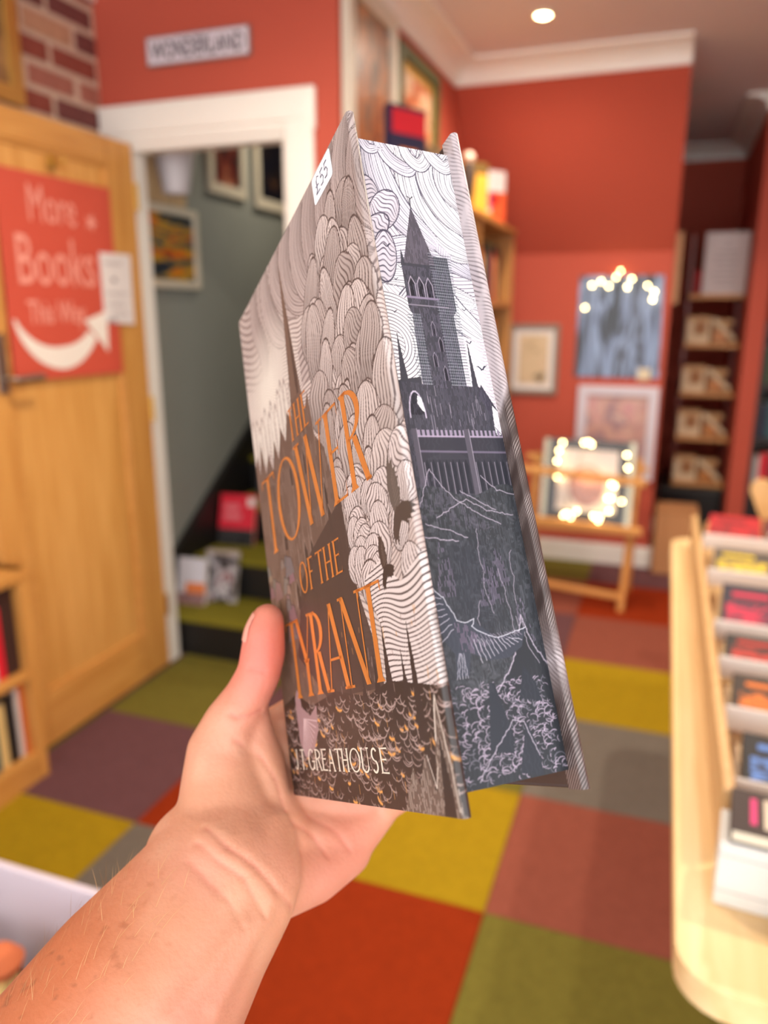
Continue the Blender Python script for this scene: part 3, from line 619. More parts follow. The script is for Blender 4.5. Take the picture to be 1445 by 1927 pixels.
# ------------------------------------------------------------------ ceiling downlights
for i, (x, y) in enumerate(DOWNLIGHTS):
    lab = {0: 'added unseen downlight brightening the staircase', 1: 'round glowing recessed downlight in front of the sloping red wall', 2: 'round recessed downlight over the carpet beside the oak door', 3: 'round recessed downlight over the display table', 4: 'unseen downlight placed to brighten the red alcove'}[i]
    t = thing('downlight', lab, 'ceiling light', (x, y, CEIL - 0.02), 'ceiling downlights')
    MB().lathe([(0.030, -0.001), (0.030, -0.010), (0.040, -0.012), (0.046, -0.006), (0.046, 0.0)], (x, y, CEIL), 24).build('trim_ring', mat('lamp_ring', (216, 200, 176), 0.4), t)
    MB().lathe([(0.0, -0.018), (0.016, -0.016), (0.029, -0.008), (0.0299, -0.001), (0, -0.001)], (x, y, CEIL), 24).build('lamp', M_lamp, t)
    L = bpy.data.lights.new('downlight_beam', 'SPOT'); L.energy = STAIR_W if i == 0 else LAMP_W; L.color = (1.0, 0.87, 0.70); L.spot_size = R_(168); L.spot_blend = 0.9; L.shadow_soft_size = 0.035
    lo = bpy.data.objects.new('downlight_beam', L); COL.objects.link(lo); lo.location = (0, 0, -0.005); lo.parent = t

# ------------------------------------------------------------------ beech display table with tiers of face-up books
tb2 = thing('display_table', 'pale beech display table with rounded corner and tiered white book rails', 'table', (0.42, 1.6, 0))
TZ = 0.70
tx0, tx1, ty0, ty1, rr = 0.066, 0.80, 0.735, 2.53, 0.06
poly = []
for (cx, cy, a0) in ((tx0 + rr, ty0 + rr, 180), (tx1 - rr, ty0 + rr, 270), (tx1 - rr, ty1 - rr, 0), (tx0 + rr, ty1 - rr, 90)):
    for k in range(7): a = R_(a0 + 15 * k); poly.append((cx + rr * math.cos(a), cy + rr * math.sin(a)))
tt = MB().prism(poly, (0, 0, TZ - 0.035), (1, 0, 0), (0, 1, 0), (0, 0, 1), 0.035)
tt.smooth = True; tt.build('table_top', M_beech, tb2)
bx('side_gallery', M_beech2, tb2, 0.116, 0.132, 0.965, 2.44, TZ, TZ + 0.10, 0.004)
for (a, b) in ((0.20, 0.85), (0.72, 0.85), (0.20, 2.38), (0.72, 2.38)): bx('leg', M_beech2, tb2, a - 0.03, a + 0.03, b - 0.03, b + 0.03, 0, TZ - 0.035, 0.004)
bx('apron', M_beech2, tb2, 0.19, 0.73, 0.90, 2.36, TZ - 0.14, TZ - 0.035, 0.003)
RU = Vector((1, -0.085, 0)).normalized(); RD = Vector((0.085, 1, 0)).normalized()
M_rail = mat('white_rail', (222, 212, 204), 0.35, var=0.04)
rails = [(0.134, 2.15, 0.815), (0.134, 1.875, 0.805), (0.134, 1.555, 0.80), (0.134, 1.39, 0.795), (0.134, 1.21, 0.79), (0.134, 1.01, 0.785)]
BC = [
    [('red glossy paperback', (214, 30, 40), (90, 24, 30)), ('maroon and cream paperback', (120, 40, 44), (214, 200, 180)), ('scarlet paperback', (206, 44, 36), (70, 30, 30))],
    [('yellow lettered grey paperback', (96, 84, 76), (226, 196, 40)), ('orange and yellow paperback', (226, 130, 50), (196, 170, 30)), ('violet paperback', (90, 80, 120), (220, 214, 210))],
    [('navy and crimson paperback', (44, 38, 60), (196, 30, 70)), ('teal sea paperback', (120, 150, 136), (70, 110, 124)), ('pale green paperback', (170, 190, 160), (90, 120, 110))],
    [('black and red paperback', (40, 34, 34), (196, 50, 40)), ('slate blue paperback', (70, 76, 100), (130, 140, 170)), ('charcoal paperback', (60, 56, 54), (150, 146, 140))],
    [('dark brown paperback with an orange figure', (62, 44, 34), (220, 116, 36)), ('grey sketch paperback', (170, 158, 150), (90, 80, 76)), ('umber paperback', (84, 66, 54), (190, 170, 150))],
    [('black paperback with red and blue figures', (36, 32, 36), (90, 130, 200)), ('black paperback with a red cloak', (40, 34, 38), (206, 40, 40)), ('dark violet paperback', (60, 44, 70), (150, 120, 160))],
]
tags = [' on the rear table rail', ' on the second rear table rail', ' on the third table rail', ' on the fourth table rail', ' on the fifth table rail', ' on the front table rail']
for i, (x, y, z) in enumerate(rails):
    o = Vector((x, y, z)); L = 0.62
    MB().obox(o + RU * L / 2 + Vector((0, 0, -0.014)), RU, RD, (0, 0, 1), L, 0.006, 0.042, 0.002).build('rail', M_rail, tb2)
    tilt = R_(6); H = (RD * math.cos(tilt) + Vector((0, 0, 1)) * math.sin(tilt)).normalized(); N = RU.cross(H)
    dep = (0.20, 0.17, 0.21, 0.115, 0.125, 0.13)[i]
    MB().obox(o + RU * L / 2 + H * dep / 2 - N * 0.034 + RD * 0.004, RU, H, N, L, dep, 0.006, 0.001).build('tier_board', M_beech2, tb2)
    for s_ in (0.05, L - 0.05): MB().box(o.x + RU.x * s_ - 0.01, o.x + RU.x * s_ + 0.01, o.y + RU.y * s_ + 0.02, o.y + RU.y * s_ + 0.04, TZ, z - 0.03).build('tier_support', M_beech2, tb2)
    a = 0.075
    for k, (nm, c1, c2) in enumerate(BC[i]):
        w = 0.132; h = dep
        m1 = flat('disp_%d_%d' % (i, k), tuple(int(x * .8) for x in c1)); m2 = art('dispart_%d_%d' % (i, k), [c1, c1, c2, c2, c1, tuple(int(x * .5) for x in c1)], 3.2, i * 3 + k, 0.6)
        bands = [(0.06, 0.55, 0.08, 0.92, m2), (0.70, 0.80, 0.15, 0.7, flat('dispb_%d_%d' % (i, k), c2))]
        book('%s lying face up%s' % (nm, tags[i]), o + RU * (a + k * 0.14) + RD * 0.006 - N * 0.004 + Vector((0, 0, -0.004)), RU, H, w, h, 0.022, m1, band=bands)
# front: white riser block and the dark book with pink and cream title leaning on it
wb2 = thing('white_display_block', 'white card display block at the front of the beech table', 'display block', (0.16, 0.90, TZ))
o = Vector((0.108, 0.872, TZ))
MB().obox(o + RU * 0.032 + RD * 0.035 + Vector((0, 0, 0.0435)), RU, RD, (0, 0, 1), 0.064, 0.07, 0.086, 0.002).build('block_body', mat('block_white', (222, 220, 214), 0.5, var=0.03), wb2)
for z in (0.022, 0.07): MB().obox(o + RU * 0.032 - RD * 0.0006 + Vector((0, 0, z)), RU, RD, (0, 0, 1), 0.064, 0.0012, 0.0012).build('fold_line', mat('fold_grey', (190, 184, 178), 0.6), wb2)
tilt = R_(0.5); H = (RD * math.cos(tilt) + Vector((0, 0, 1)) * math.sin(tilt)).normalized()
mb_ = flat('cover_nightbrown', (60, 46, 44))
book('dark paperback with pink and cream title stripes leaning on the white block', o + RU * 0.085 + RD * 0.002 + Vector((0, 0, 0.1055)), RU, H, 0.15, 0.09, 0.017, mb_,
     band=[(0.2, 0.8, 0.14, 0.19, flat('cover_magenta', (214, 60, 120))), (0.15, 0.82, 0.24, 0.29, flat('cover_titlecream', (214, 200, 180))), (0.0, 1.0, 0.32, 0.42, flat('cover_moss', (92, 110, 60))), (0.3, 0.6, 0.6, 0.75, flat('cover_lilac', (180, 170, 190)))])
for k, (cn, h) in enumerate((('teal', .03), ('cream', .03), ('navy', .024))):
    zz = TZ + 0.0005 + sum((.03, .03, .028, .03)[:k]) + 0.001 * k
    book('%s book in the flat stack beside the white block on the display table' % cn, Vector((0.245, 0.79, zz + h)) + RU * 0.02, RU, RD, 0.13, 0.16, h, CM[cn], group='flat stack on the display table')
up_ = thing('beech_upright', 'beech upright with rounded top standing behind the display table', 'stand', (0.36, 2.62, 0))
pr_ = [(0.30, 0.0), (0.325, 0.76), (0.285, 0.85), (0.29, 0.875), (0.315, 0.89), (0.36, 0.875), (0.44, 0.80), (0.44, 0.0)]
MB().prism(pr_, (0, 2.60, 0), (1, 0, 0), (0, 0, 1), (0, 1, 0), 0.03).build('upright_panel', M_beech2, up_)
bx('foot', M_beech2, up_, 0.25, 0.42, 2.56, 2.67, 0, 0.03, 0.004)

# ------------------------------------------------------------------ white bin with trinkets, lower left
bn = thing('white_bin', 'white open topped bin holding trinkets at the near left', 'bin', (-0.95, 0.55, 0))
M_bin = mat('bin_white', (216, 204, 214), 0.45, var=0.03)
nx0, nx1, ny0, ny1, nz = -1.35, -0.665, 0.30, 0.735, 0.60
bx('bin_wall', M_bin, bn, nx0, nx1, ny1 - 0.012, ny1, 0.01, nz, 0.004); bx('bin_wall', M_bin, bn, nx0, nx1, ny0, ny0 + 0.012, 0.01, nz, 0.004)
bx('bin_wall', M_bin, bn, nx0, nx0 + 0.012, ny0 + 0.012, ny1 - 0.012, 0.01, nz, 0.004); bx('bin_wall', M_bin, bn, nx1 - 0.012, nx1, ny0 + 0.012, ny1 - 0.012, 0.01, nz, 0.004)
bx('bin_floor', M_black, bn, nx0 + 0.012, nx1 - 0.012, ny0 + 0.012, ny1 - 0.012, 0.01, 0.42)
tk = thing('plush_toy', 'cream knitted toy with orange cap inside the white bin', 'toy', (-0.80, 0.60, 0.42))
MB().lathe([(0, 0), (0.035, 0.006), (0.052, 0.035), (0.046, 0.07), (0.03, 0.09), (0, 0.095)], (-0.80, 0.62, 0.421), 18).build('body', mat('toy_cream', (226, 202, 130), 0.8, bump=0.5, bscale=120), tk)
MB().lathe([(0, 0), (0.026, 0.004), (0.03, 0.018), (0.016, 0.036), (0, 0.04)], (-0.792, 0.645, 0.508), 14).build('cap', mat('toy_orange', (214, 116, 70), 0.8), tk)
wand = MB().tube([(-0.90, 0.62, 0.43), (-0.868, 0.69, 0.52)], [0.009, 0.010], 10).build('white_stick', mat('stick_white', (214, 208, 200), 0.4))
tag(wand, 'short white rod poking out of the white bin', 'rod')

# ================================================================== the held hardback
BO = Vector((-0.1438, 0.2784, -0.2143 + CAM_Z))
BU = Vector((0.6479, -0.5892, 0.4827)); BV = Vector((-0.298, 0.3871, 0.8725)); BW = Vector((0.701, 0.7092, -0.0752))
BWID, BHGT, BTHK = 155.8, 240.0, 46.6
def bw(a, b, c): return BO + (BU * a + BV * b + BW * c) * 0.001      # millimetres in the book's own frame
npO, npU, npV, npW = (np.array(q) for q in (BO, BU, BV, BW))

class Canvas:
    """a sheet of flat print, coordinates in mm; becomes the colour attribute of a fine grid"""
    def __init__(s, x0, x1, y0, y1, nx, ny):
        s.xs = np.linspace(x0, x1, nx); s.ys = np.linspace(y0, y1, ny)
        s.X, s.Y = np.meshgrid(s.xs, s.ys); s.C = np.zeros((ny, nx, 3)); s.nx, s.ny = nx, ny
    def sub(s, x0, x1, y0, y1):
        i0, i1 = np.searchsorted(s.xs, (x0, x1)); j0, j1 = np.searchsorted(s.ys, (y0, y1))
        return slice(j0, j1), slice(i0, i1)
    def put(s, sl, mask, col, al=1.0):
        m = (mask * al)[..., None]
        s.C[sl] = s.C[sl] * (1 - m) + np.array(col) / 255.0 * m
    def poly(s, pts, col, al=1.0, tex=None):
        p = np.array(pts, float); sl = s.sub(p[:, 0].min(), p[:, 0].max() + .01, p[:, 1].min(), p[:, 1].max() + .01)
        X, Y = s.X[sl], s.Y[sl]
        if X.size == 0: return
        ins = np.zeros(X.shape, bool); n = len(p)
        for i in range(n):
            (xa, ya), (xb, yb) = p[i], p[(i + 1) % n]
            if ya == yb: continue
            ins ^= ((ya > Y) != (yb > Y)) & (X < (xb - xa) * (Y - ya) / (yb - ya) + xa)
        m = ins.astype(float)
        if tex is not None: m = m * tex(X, Y)
        s.put(sl, m, col, al)
    def line(s, pts, w, col, al=1.0):
        for (xa, ya), (xb, yb) in zip(pts[:-1], pts[1:]):
            sl = s.sub(min(xa, xb) - w, max(xa, xb) + w, min(ya, yb) - w, max(ya, yb) + w); X, Y = s.X[sl], s.Y[sl]
            if X.size == 0: continue
            dx, dy = xb - xa, yb - ya; L = dx * dx + dy * dy + 1e-9
            t = np.clip(((X - xa) * dx + (Y - ya) * dy) / L, 0, 1)
            d = np.hypot(X - xa - t * dx, Y - ya - t * dy)
            s.put(sl, np.clip(1.4 - d / (w * .5) * 1.0, 0, 1), col, al)
    def puff(s, cx, cy, rx, ry, rot, light, dark, n=9, ph=0.0, shade=0.5):
        R = max(rx, ry) * 1.1; sl = s.sub(cx - R, cx + R, cy - R, cy + R); X, Y = s.X[sl] - cx, s.Y[sl] - cy
        if X.size == 0: return
        c, q = math.cos(rot), math.sin(rot); a = (X * c + Y * q) / rx; b = (-X * q + Y * c) / ry
        r = np.hypot(a, b); ins = (r < 1).astype(float)
        lon = a / np.sqrt(np.maximum(1e-3, 1 - b * b))
        s.put(sl, ins, light)
        sh = np.clip((-b * 0.5 + 0.5), 0, 1) ** 1.6 * shade
        s.put(sl, ins * sh, [x * 0.55 for x in light])
        st = (np.abs(((lon + ph + 0.10 * np.sin(b * 5 + ph * 7)) * n / 2) % 1 - 0.5) * 2)
        ln = np.clip((0.36 - st) * 6, 0, 1) * np.clip(1.15 - np.abs(b) * 0.35 + 0.5 * np.sin(lon * 9 + ph * 20), 0.15, 1)
        s.put(sl, ins * ln, dark, 0.85)
        s.put(sl, ins * (r > 1 - 0.8 / min(rx, ry) * 0.5), dark, 0.95)
    def plume(s, ctrl, hw, n, light, dark, ph=0.0, shade=0.5, al=0.9, taper=1.0):
        """a combed strand: lines running along a smooth curve through ctrl"""
        c = np.array(ctrl, float); c = np.vstack([2 * c[0] - c[1], c, 2 * c[-1] - c[-2]]); P = []
        for i in range(1, len(c) - 2):
            for t in np.linspace(0, 1, 14, endpoint=False):
                P.append(0.5 * (2 * c[i] + (c[i + 1] - c[i - 1]) * t + (2 * c[i - 1] - 5 * c[i] + 4 * c[i + 1] - c[i + 2]) * t * t + (3 * c[i] - c[i - 1] - 3 * c[i + 1] + c[i + 2]) * t ** 3))
        P = np.array(P); T = np.gradient(P, axis=0); T /= np.linalg.norm(T, axis=1)[:, None] + 1e-9; N = np.stack([-T[:, 1], T[:, 0]], 1)
        sl = s.sub(P[:, 0].min() - hw, P[:, 0].max() + hw, P[:, 1].min() - hw, P[:, 1].max() + hw); X, Y = s.X[sl], s.Y[sl]
        if X.size == 0: return
        best = np.full(X.shape, 1e9); sd = np.zeros(X.shape); tt = np.zeros(X.shape)
        for k in range(len(P)):
            dx = X - P[k, 0]; dy = Y - P[k, 1]; d = dx * dx + dy * dy; m = d < best
            best = np.where(m, d, best); sd = np.where(m, dx * N[k, 0] + dy * N[k, 1], sd); tt = np.where(m, k / (len(P) - 1), tt)
        w_ = hw * (1 - taper + taper * np.clip(4 * tt * (1 - tt), 0, 1) ** 0.5) + 1e-6; q = sd / w_
        ins = ((np.abs(q) < 1) & (np.sqrt(best) < hw)).astype(float)
        s.put(sl, ins, light); s.put(sl, ins * np.clip(q * .5 + .5, 0, 1) ** 2 * shade, [x * .6 for x in light])
        st = stripes(q * n / 2 + ph + 0.25 * np.sin(tt * 9 + ph * 9), 0.40) * np.clip(.75 + .6 * np.sin(tt * 7 + np.floor(q * n / 2 + ph) * 2.4), .2, 1)
        s.put(sl, ins * st, dark, al); s.put(sl, ins * (np.abs(q) > 1 - .5 / hw), dark, .9)
    def mesh(s, name, m, parent, f):
        """f(X,Y) -> world positions (ny,nx,3)"""
        P = f(s.X, s.Y).reshape(-1, 3); base = np.zeros(3); r = parent
        while r is not None: base += np.array(r.location); r = r.parent
        org = P.mean(0); P = P - org
        nx, ny = s.nx, s.ny
        idx = np.arange(nx * ny).reshape(ny, nx)
        q = np.stack([idx[:-1, :-1], idx[:-1, 1:], idx[1:, 1:], idx[1:, :-1]], -1).reshape(-1, 4)
        me = bpy.data.meshes.new(name); me.vertices.add(len(P)); me.vertices.foreach_set('co', P.ravel().astype(np.float32))
        me.loops.add(q.size); me.loops.foreach_set('vertex_index', q.ravel().astype(np.int32))
        me.polygons.add(len(q)); me.polygons.foreach_set('loop_start', np.arange(0, q.size, 4, dtype=np.int32))
        me.update(calc_edges=True)
        c = np.clip(s.C.reshape(-1, 3), 0, 1); c = np.where(c <= 0.04045, c / 12.92, ((c + 0.055) / 1.055) ** 2.4)
        ca = me.color_attributes.new('print', 'FLOAT_COLOR', 'POINT')
        ca.data.foreach_set('color', np.concatenate([c, np.ones((len(c), 1))], 1).ravel().astype(np.float32))
        me.shade_smooth(); me.materials.append(m)
        o = bpy.data.objects.new(name, me); COL.objects.link(o); o.location = Vector(org - base); o.parent = parent
        return o

NR = np.random.default_rng(11)
def vnoise(X, Y, sc, seed):
    g = np.random.default_rng(seed).random((64, 64)); x = X / sc; y = Y / sc
    xi = np.floor(x).astype(int); yi = np.floor(y).astype(int); fx_ = x - xi; fy_ = y - yi
    fx_ = fx_ * fx_ * (3 - 2 * fx_); fy_ = fy_ * fy_ * (3 - 2 * fy_)
    a = g[yi % 64, xi % 64]; b = g[yi % 64, (xi + 1) % 64]; c = g[(yi + 1) % 64, xi % 64]; d = g[(yi + 1) % 64, (xi + 1) % 64]
    return (a * (1 - fx_) + b * fx_) * (1 - fy_) + (c * (1 - fx_) + d * fx_) * fy_
def stripes(f, duty): return np.clip((duty - np.abs((f % 1) - 0.5) * 2) * 4, 0, 1)

def hatch(a, b): return stripes(a / .62 + 1.2 * vnoise(a, b, 3.0, 71), .5) * (vnoise(a, b * .3, .55, 72) > .48)
def flying_bird(cv, x, y, s, col, lw=0.0):
    w1 = [(x, y), (x - 1.2 * s, y + 1.1 * s), (x - 2.6 * s, y + 0.9 * s), (x - 1.5 * s, y + 0.6 * s), (x - 0.5 * s, y - 0.35 * s)]
    w2 = [(x, y), (x + 1.0 * s, y + 1.3 * s), (x + 2.3 * s, y + 1.4 * s), (x + 1.3 * s, y + 0.7 * s), (x + 0.3 * s, y - 0.35 * s)]
    cv.poly(w1, col); cv.poly(w2, col); cv.poly([(x - 0.6 * s, y - 0.5 * s), (x + 0.1 * s, y + 0.3 * s), (x + 0.9 * s, y), (x + 0.2 * s, y - 0.4 * s)], col)

def paint_cover():
    cv = Canvas(0.0, 159.5, 0.0, 240.0, 400, 900)
    X, Y = cv.X, cv.Y; al = (slice(None), slice(None))
    n1 = vnoise(X, Y, 26, 1); n2 = vnoise(X, Y, 9, 2)
    LT, DK = (206, 190, 184), (70, 56, 54)
    cv.put(al, np.ones_like(X), (188, 171, 165)); cv.put(al, n1, (214, 202, 194), 0.7)
    f = (Y + 13 * n1 + 5 * np.sin(X / 11 + Y / 40) + 2.5 * n2) / 1.75
    cv.put(al, stripes(f, 0.42) * (0.4 + 0.6 * n2), (96, 80, 78), 0.85)
    # swept plume towards the fore-edge top
    d = np.hypot(X - 62, (Y - 300) * 0.8); m = np.clip((d - 92) / 4, 0, 1) * (X > 78) * (Y > 168)
    cv.put(al, m, (178, 163, 158)); cv.put(al, m * stripes(d / 2.3 + n1 * 2.5, 0.5) * (0.35 + 0.65 * n2), (78, 64, 64), 0.9)
    d2 = np.hypot(X - 20, (Y - 262) * 0.9); m2 = np.clip((62 - d2) / 4, 0, 1)
    cv.put(al, m2 * stripes(d2 / 3.4 + n1 * 3, 0.45), (104, 88, 86), 0.7)
    for k, (ct, hw_, n_) in enumerate([([(30, 244), (26, 226), (34, 206), (30, 190)], 7, 9), ([(48, 244), (46, 226), (54, 208), (66, 196)], 8, 10), ([(66, 244), (62, 228), (72, 212), (88, 200)], 8, 10), ([(84, 244), (76, 228), (82, 210), (100, 196)], 9, 11),
            ([(102, 244), (92, 228), (96, 208), (116, 190)], 9, 12), ([(120, 244), (108, 226), (112, 204), (136, 184)], 9, 12), ([(138, 244), (124, 224), (130, 202), (150, 186)], 9, 12), ([(154, 244), (141, 224), (146, 202), (160, 188)], 8, 11), ([(164, 236), (153, 220), (157, 200), (164, 190)], 6, 9)]):
        g_ = NR.uniform(-14, 10); cv.plume(ct, hw_, n_, (186 + g_, 170 + g_, 165 + g_), (84, 70, 68), k * .31, .55, .85, .7)
    # glow with hanging drips
    gl = np.clip(1.2 - np.hypot((X - 34) / 40, (Y - 186) / 30), 0, 1); cv.put(al, gl, (236, 228, 214), 0.9)
    cv.put(al, gl * stripes((Y + 4 * np.sin(X / 6) + 6 * n1) / 1.5, 0.3), (150, 134, 128), 0.7)
    # heaps of onion-striped cloud lobes
    lob = []
    for k in range(34):
        t = k / 33; y = 206 - 100 * t; 
        for q in range(2):
            x = 86 + 64 * NR.random() + (1 - t) * 6; lob.append((x + 2 * q, y + NR.uniform(-9, 9), NR.uniform(6, 12), NR.uniform(10, 21), NR.uniform(-0.6, 0.35)))
    for (x, y, rx, ry, ro) in lob:
        g_ = NR.uniform(-26, 16)
        cv.puff(x, y, rx, ry, ro, tuple(q + g_ for q in (202, 187, 181)), DK, int(NR.integers(7, 11)), NR.random(), 0.75)
    for k in range(12): cv.puff(4 + 5.2 * k + NR.uniform(-1, 1), 158 + 10 * NR.random(), 2.6, 13 + 5 * NR.random(), 0.0, (232, 224, 212), (150, 134, 128), 3, NR.random(), 0.25)
    # dark citadel on the spine side
    cas = [(0, 0), (0, 158), (5, 163), (7, 152), (12, 168), (16, 150), (22, 158), (27, 148), (33, 161), (37, 150), (44, 163), (49, 154), (55, 166), (60, 160), (63, 178), (66, 206), (68.5, 236), (71, 206), (74, 178), (77, 158), (82, 164), (84, 144), (92, 136), (97, 116), (101, 112), (100, 92), (105, 78), (104, 40), (160, 40), (160, 0)]
    cv.poly(cas, (92, 72, 62)); 
    tex = lambda a, b: stripes((a + 3 * vnoise(a, b, 14, 5)) / 1.4, 0.38) * (vnoise(a, b, 5, 6) > 0.45)
    cv.poly(cas, (150, 128, 116), 0.55, tex)
    for k in range(70):
        x = NR.uniform(1, 98); y = NR.uniform(60, 150); h = NR.uniform(4, 16)
        cv.line([(x, y), (x + NR.uniform(-.5, .5), y + h)], 0.5, (168, 146, 134), 0.6)
    for k in range(16):
        x = NR.uniform(3, 92); y = NR.uniform(70, 138); w_ = NR.uniform(2, 4.5); h = NR.uniform(8, 16)
        cv.poly([(x - w_ / 2, y), (x - w_ / 2, y + h * .7), (x, y + h), (x + w_ / 2, y + h * .7), (x + w_ / 2, y)], (52, 40, 36)); cv.line([(x - w_ / 2, y), (x - w_ / 2, y + h * .7), (x, y + h), (x + w_ / 2, y + h * .7)], 0.45, (158, 138, 126), 0.7)
    cv.poly([(64, 168), (66, 206), (68.5, 236), (71, 206), (73, 168)], (104, 82, 70)); cv.poly([(70, 168), (69.5, 210), (73, 178), (73, 168)], (66, 50, 44))
    # tumbled rocks low at the spine
    for k in range(22):
        x = NR.uniform(0, 34); y = NR.uniform(66, 104); r = NR.uniform(3, 7)
        cv.poly([(x - r, y - r * .5), (x - r * .4, y + r), (x + r * .6, y + r * .7), (x + r, y - r * .4)], (112 + NR.uniform(-16, 24),) * 1 + (100 + NR.uniform(-10, 14), 98)); cv.line([(x - r, y - r * .5), (x - r * .4, y + r), (x + r * .6, y + r * .7), (x + r, y - r * .4)], 0.5, (60, 50, 48))
    # dark void between
    cv.poly([(62, 100), (101, 112), (104, 78), (112, 58), (116, 40), (60, 40), (30, 60), (46, 90)], (58, 44, 40), 0.92)
    # swirling vapour at the fore-edge, then ruled mist
    for k in range(26): cv.puff(NR.uniform(106, 158), 112 - 38 * k / 25, NR.uniform(6, 10), NR.uniform(6, 10), NR.uniform(-.6, .6), (214, 200, 196), DK, int(NR.integers(7, 10)), NR.random(), 0.35)
    mist = [(112, 78), (126, 82), (140, 72), (160, 80), (160, 38), (118, 38), (122, 56)]
    cv.poly(mist, (214, 202, 198))
    cv.poly(mist, (62, 50, 50), 0.95, lambda a, b: stripes((b + 1.6 * np.sin(a / 7) - (a - 120) * 0.07 + 5 * vnoise(a, b, 20, 9)) / 1.75, 0.40))
    # ravens
    def raven(x, y, s, c1, c2):
        up1 = [(0, -.5), (-1.2, 2), (-1.3, 4.5), (-.6, 7), (.2, 8.6), (.5, 7.2), (1.2, 7.8), (1.3, 6.2), (1.9, 6.4), (1.8, 4.9), (2.3, 4.8), (2.0, 3.3), (2.5, 3.0), (2.1, 1.6), (1.6, .2)]
        rt1 = [(.4, .4), (2.2, 1.0), (4.2, .6), (5.6, -.4), (4.8, -.6), (5.3, -1.4), (4.2, -1.3), (4.6, -2.1), (3.4, -1.8), (3.5, -2.6), (2.4, -1.9), (1.4, -1.6)]
        bod = [(.6, .8), (1.6, .2), (1.4, -1.6), (.2, -3.0), (-.4, -4.6), (-.8, -3.6), (-1.3, -4.4), (-1.3, -3.2), (-1.9, -3.6), (-1.5, -2.2), (-.9, -.6)]
        for q, c in ((up1, c1), (rt1, c2), (bod, c2)): cv.poly([(x + p[0] * s, y + p[1] * s) for p in q], c)
        for k in range(7): cv.line([(x + .2 * s, y + (1 + .6 * k) * s), (x + (1.9 - .15 * k) * s, y + (2 + .75 * k) * s)], .3, (128, 114, 106), .6)
    raven(144, 94, 2.3, (88, 78, 72), (66, 54, 48)); raven(129, 78, 1.5, (60, 46, 40), (48, 36, 32))
    # sea
    sea = [(0, 0), (0, 40), (20, 44), (40, 38), (70, 42), (100, 38), (120, 42), (160, 37), (160, 0)]
    cv.poly(sea, (42, 32, 28))
    for k in range(520):
        x = NR.uniform(0, 159); y = 40 * NR.random() ** 0.8; r = NR.uniform(1.6, 5); a0 = NR.uniform(2.9, 3.8); a1 = a0 + NR.uniform(1.6, 2.7)
        pts = [(x + r * math.cos(a0 + (a1 - a0) * q / 6), y + r * 0.8 * math.sin(a0 + (a1 - a0) * q / 6)) for q in range(7)]
        cv.line(pts, NR.uniform(.35, .7), (168, 146, 140) if k % 3 else (122, 102, 96), 0.8)
        if k % 9 == 0: cv.line([(p[0], p[1] - .9) for p in pts[1:5]], 1.15, (214, 150, 78))
    for k in range(120):
        x = NR.uniform(0, 159); y = NR.uniform(0, 62); cv.line([(x, y), (x + NR.uniform(-.4, .4), y + NR.uniform(1, 4))], 0.5, (206, 148, 84) if k % 2 else (150, 130, 124), 0.7)
    for (x, h, b) in ((120, 62, 36), (132, 52, 36), (139, 60, 22), (110, 54, 38), (98, 50, 36), (85, 48, 34)):
        cv.poly([(x - 3, b), (x - .8, h - 9), (x, h), (x + 1.1, h - 9), (x + 3.4, b)], (44, 34, 32))
    # pale crag by the fore-edge bottom
    cv.poly([(118, 0), (128, 14), (131, 8), (138, 18), (142, 6), (147, 26), (150, 36), (154, 18), (156, 0)], (92, 78, 70)); cv.poly([(118, 0), (128, 14), (131, 8), (138, 18), (142, 6), (147, 26), (150, 36), (154, 18), (156, 0)], (196, 182, 170), .7, hatch); cv.line([(139, 17.5), (142.5, 8), (145, 14)], .5, (214, 202, 190)); cv.line([(146.6, 22), (148.6, 31), (150, 35)], .8, (220, 208, 196)); cv.line([(150, 35), (151.4, 26), (153.6, 14), (154.4, 2)], .6, (206, 194, 182)); cv.poly([(145, 0), (149, 24), (152, 8), (152, 0)], (36, 30, 28))
    # dusky dove
    cv.poly([(18, 42), (22, 46), (25, 44), (26, 38), (36, 34), (45, 38), (44, 28), (36, 20), (24, 16), (18, 24)], (152, 122, 124))
    for k in range(12): cv.line([(27, 33), (20 + 2.1 * k, 17 + .12 * k * k)], 0.55, (206, 180, 180), 0.85)
    cv.put(al, np.clip((X - 155.0) / 3, 0, 1) * (Y < 60), (60, 50, 46), 0.5)
    return cv

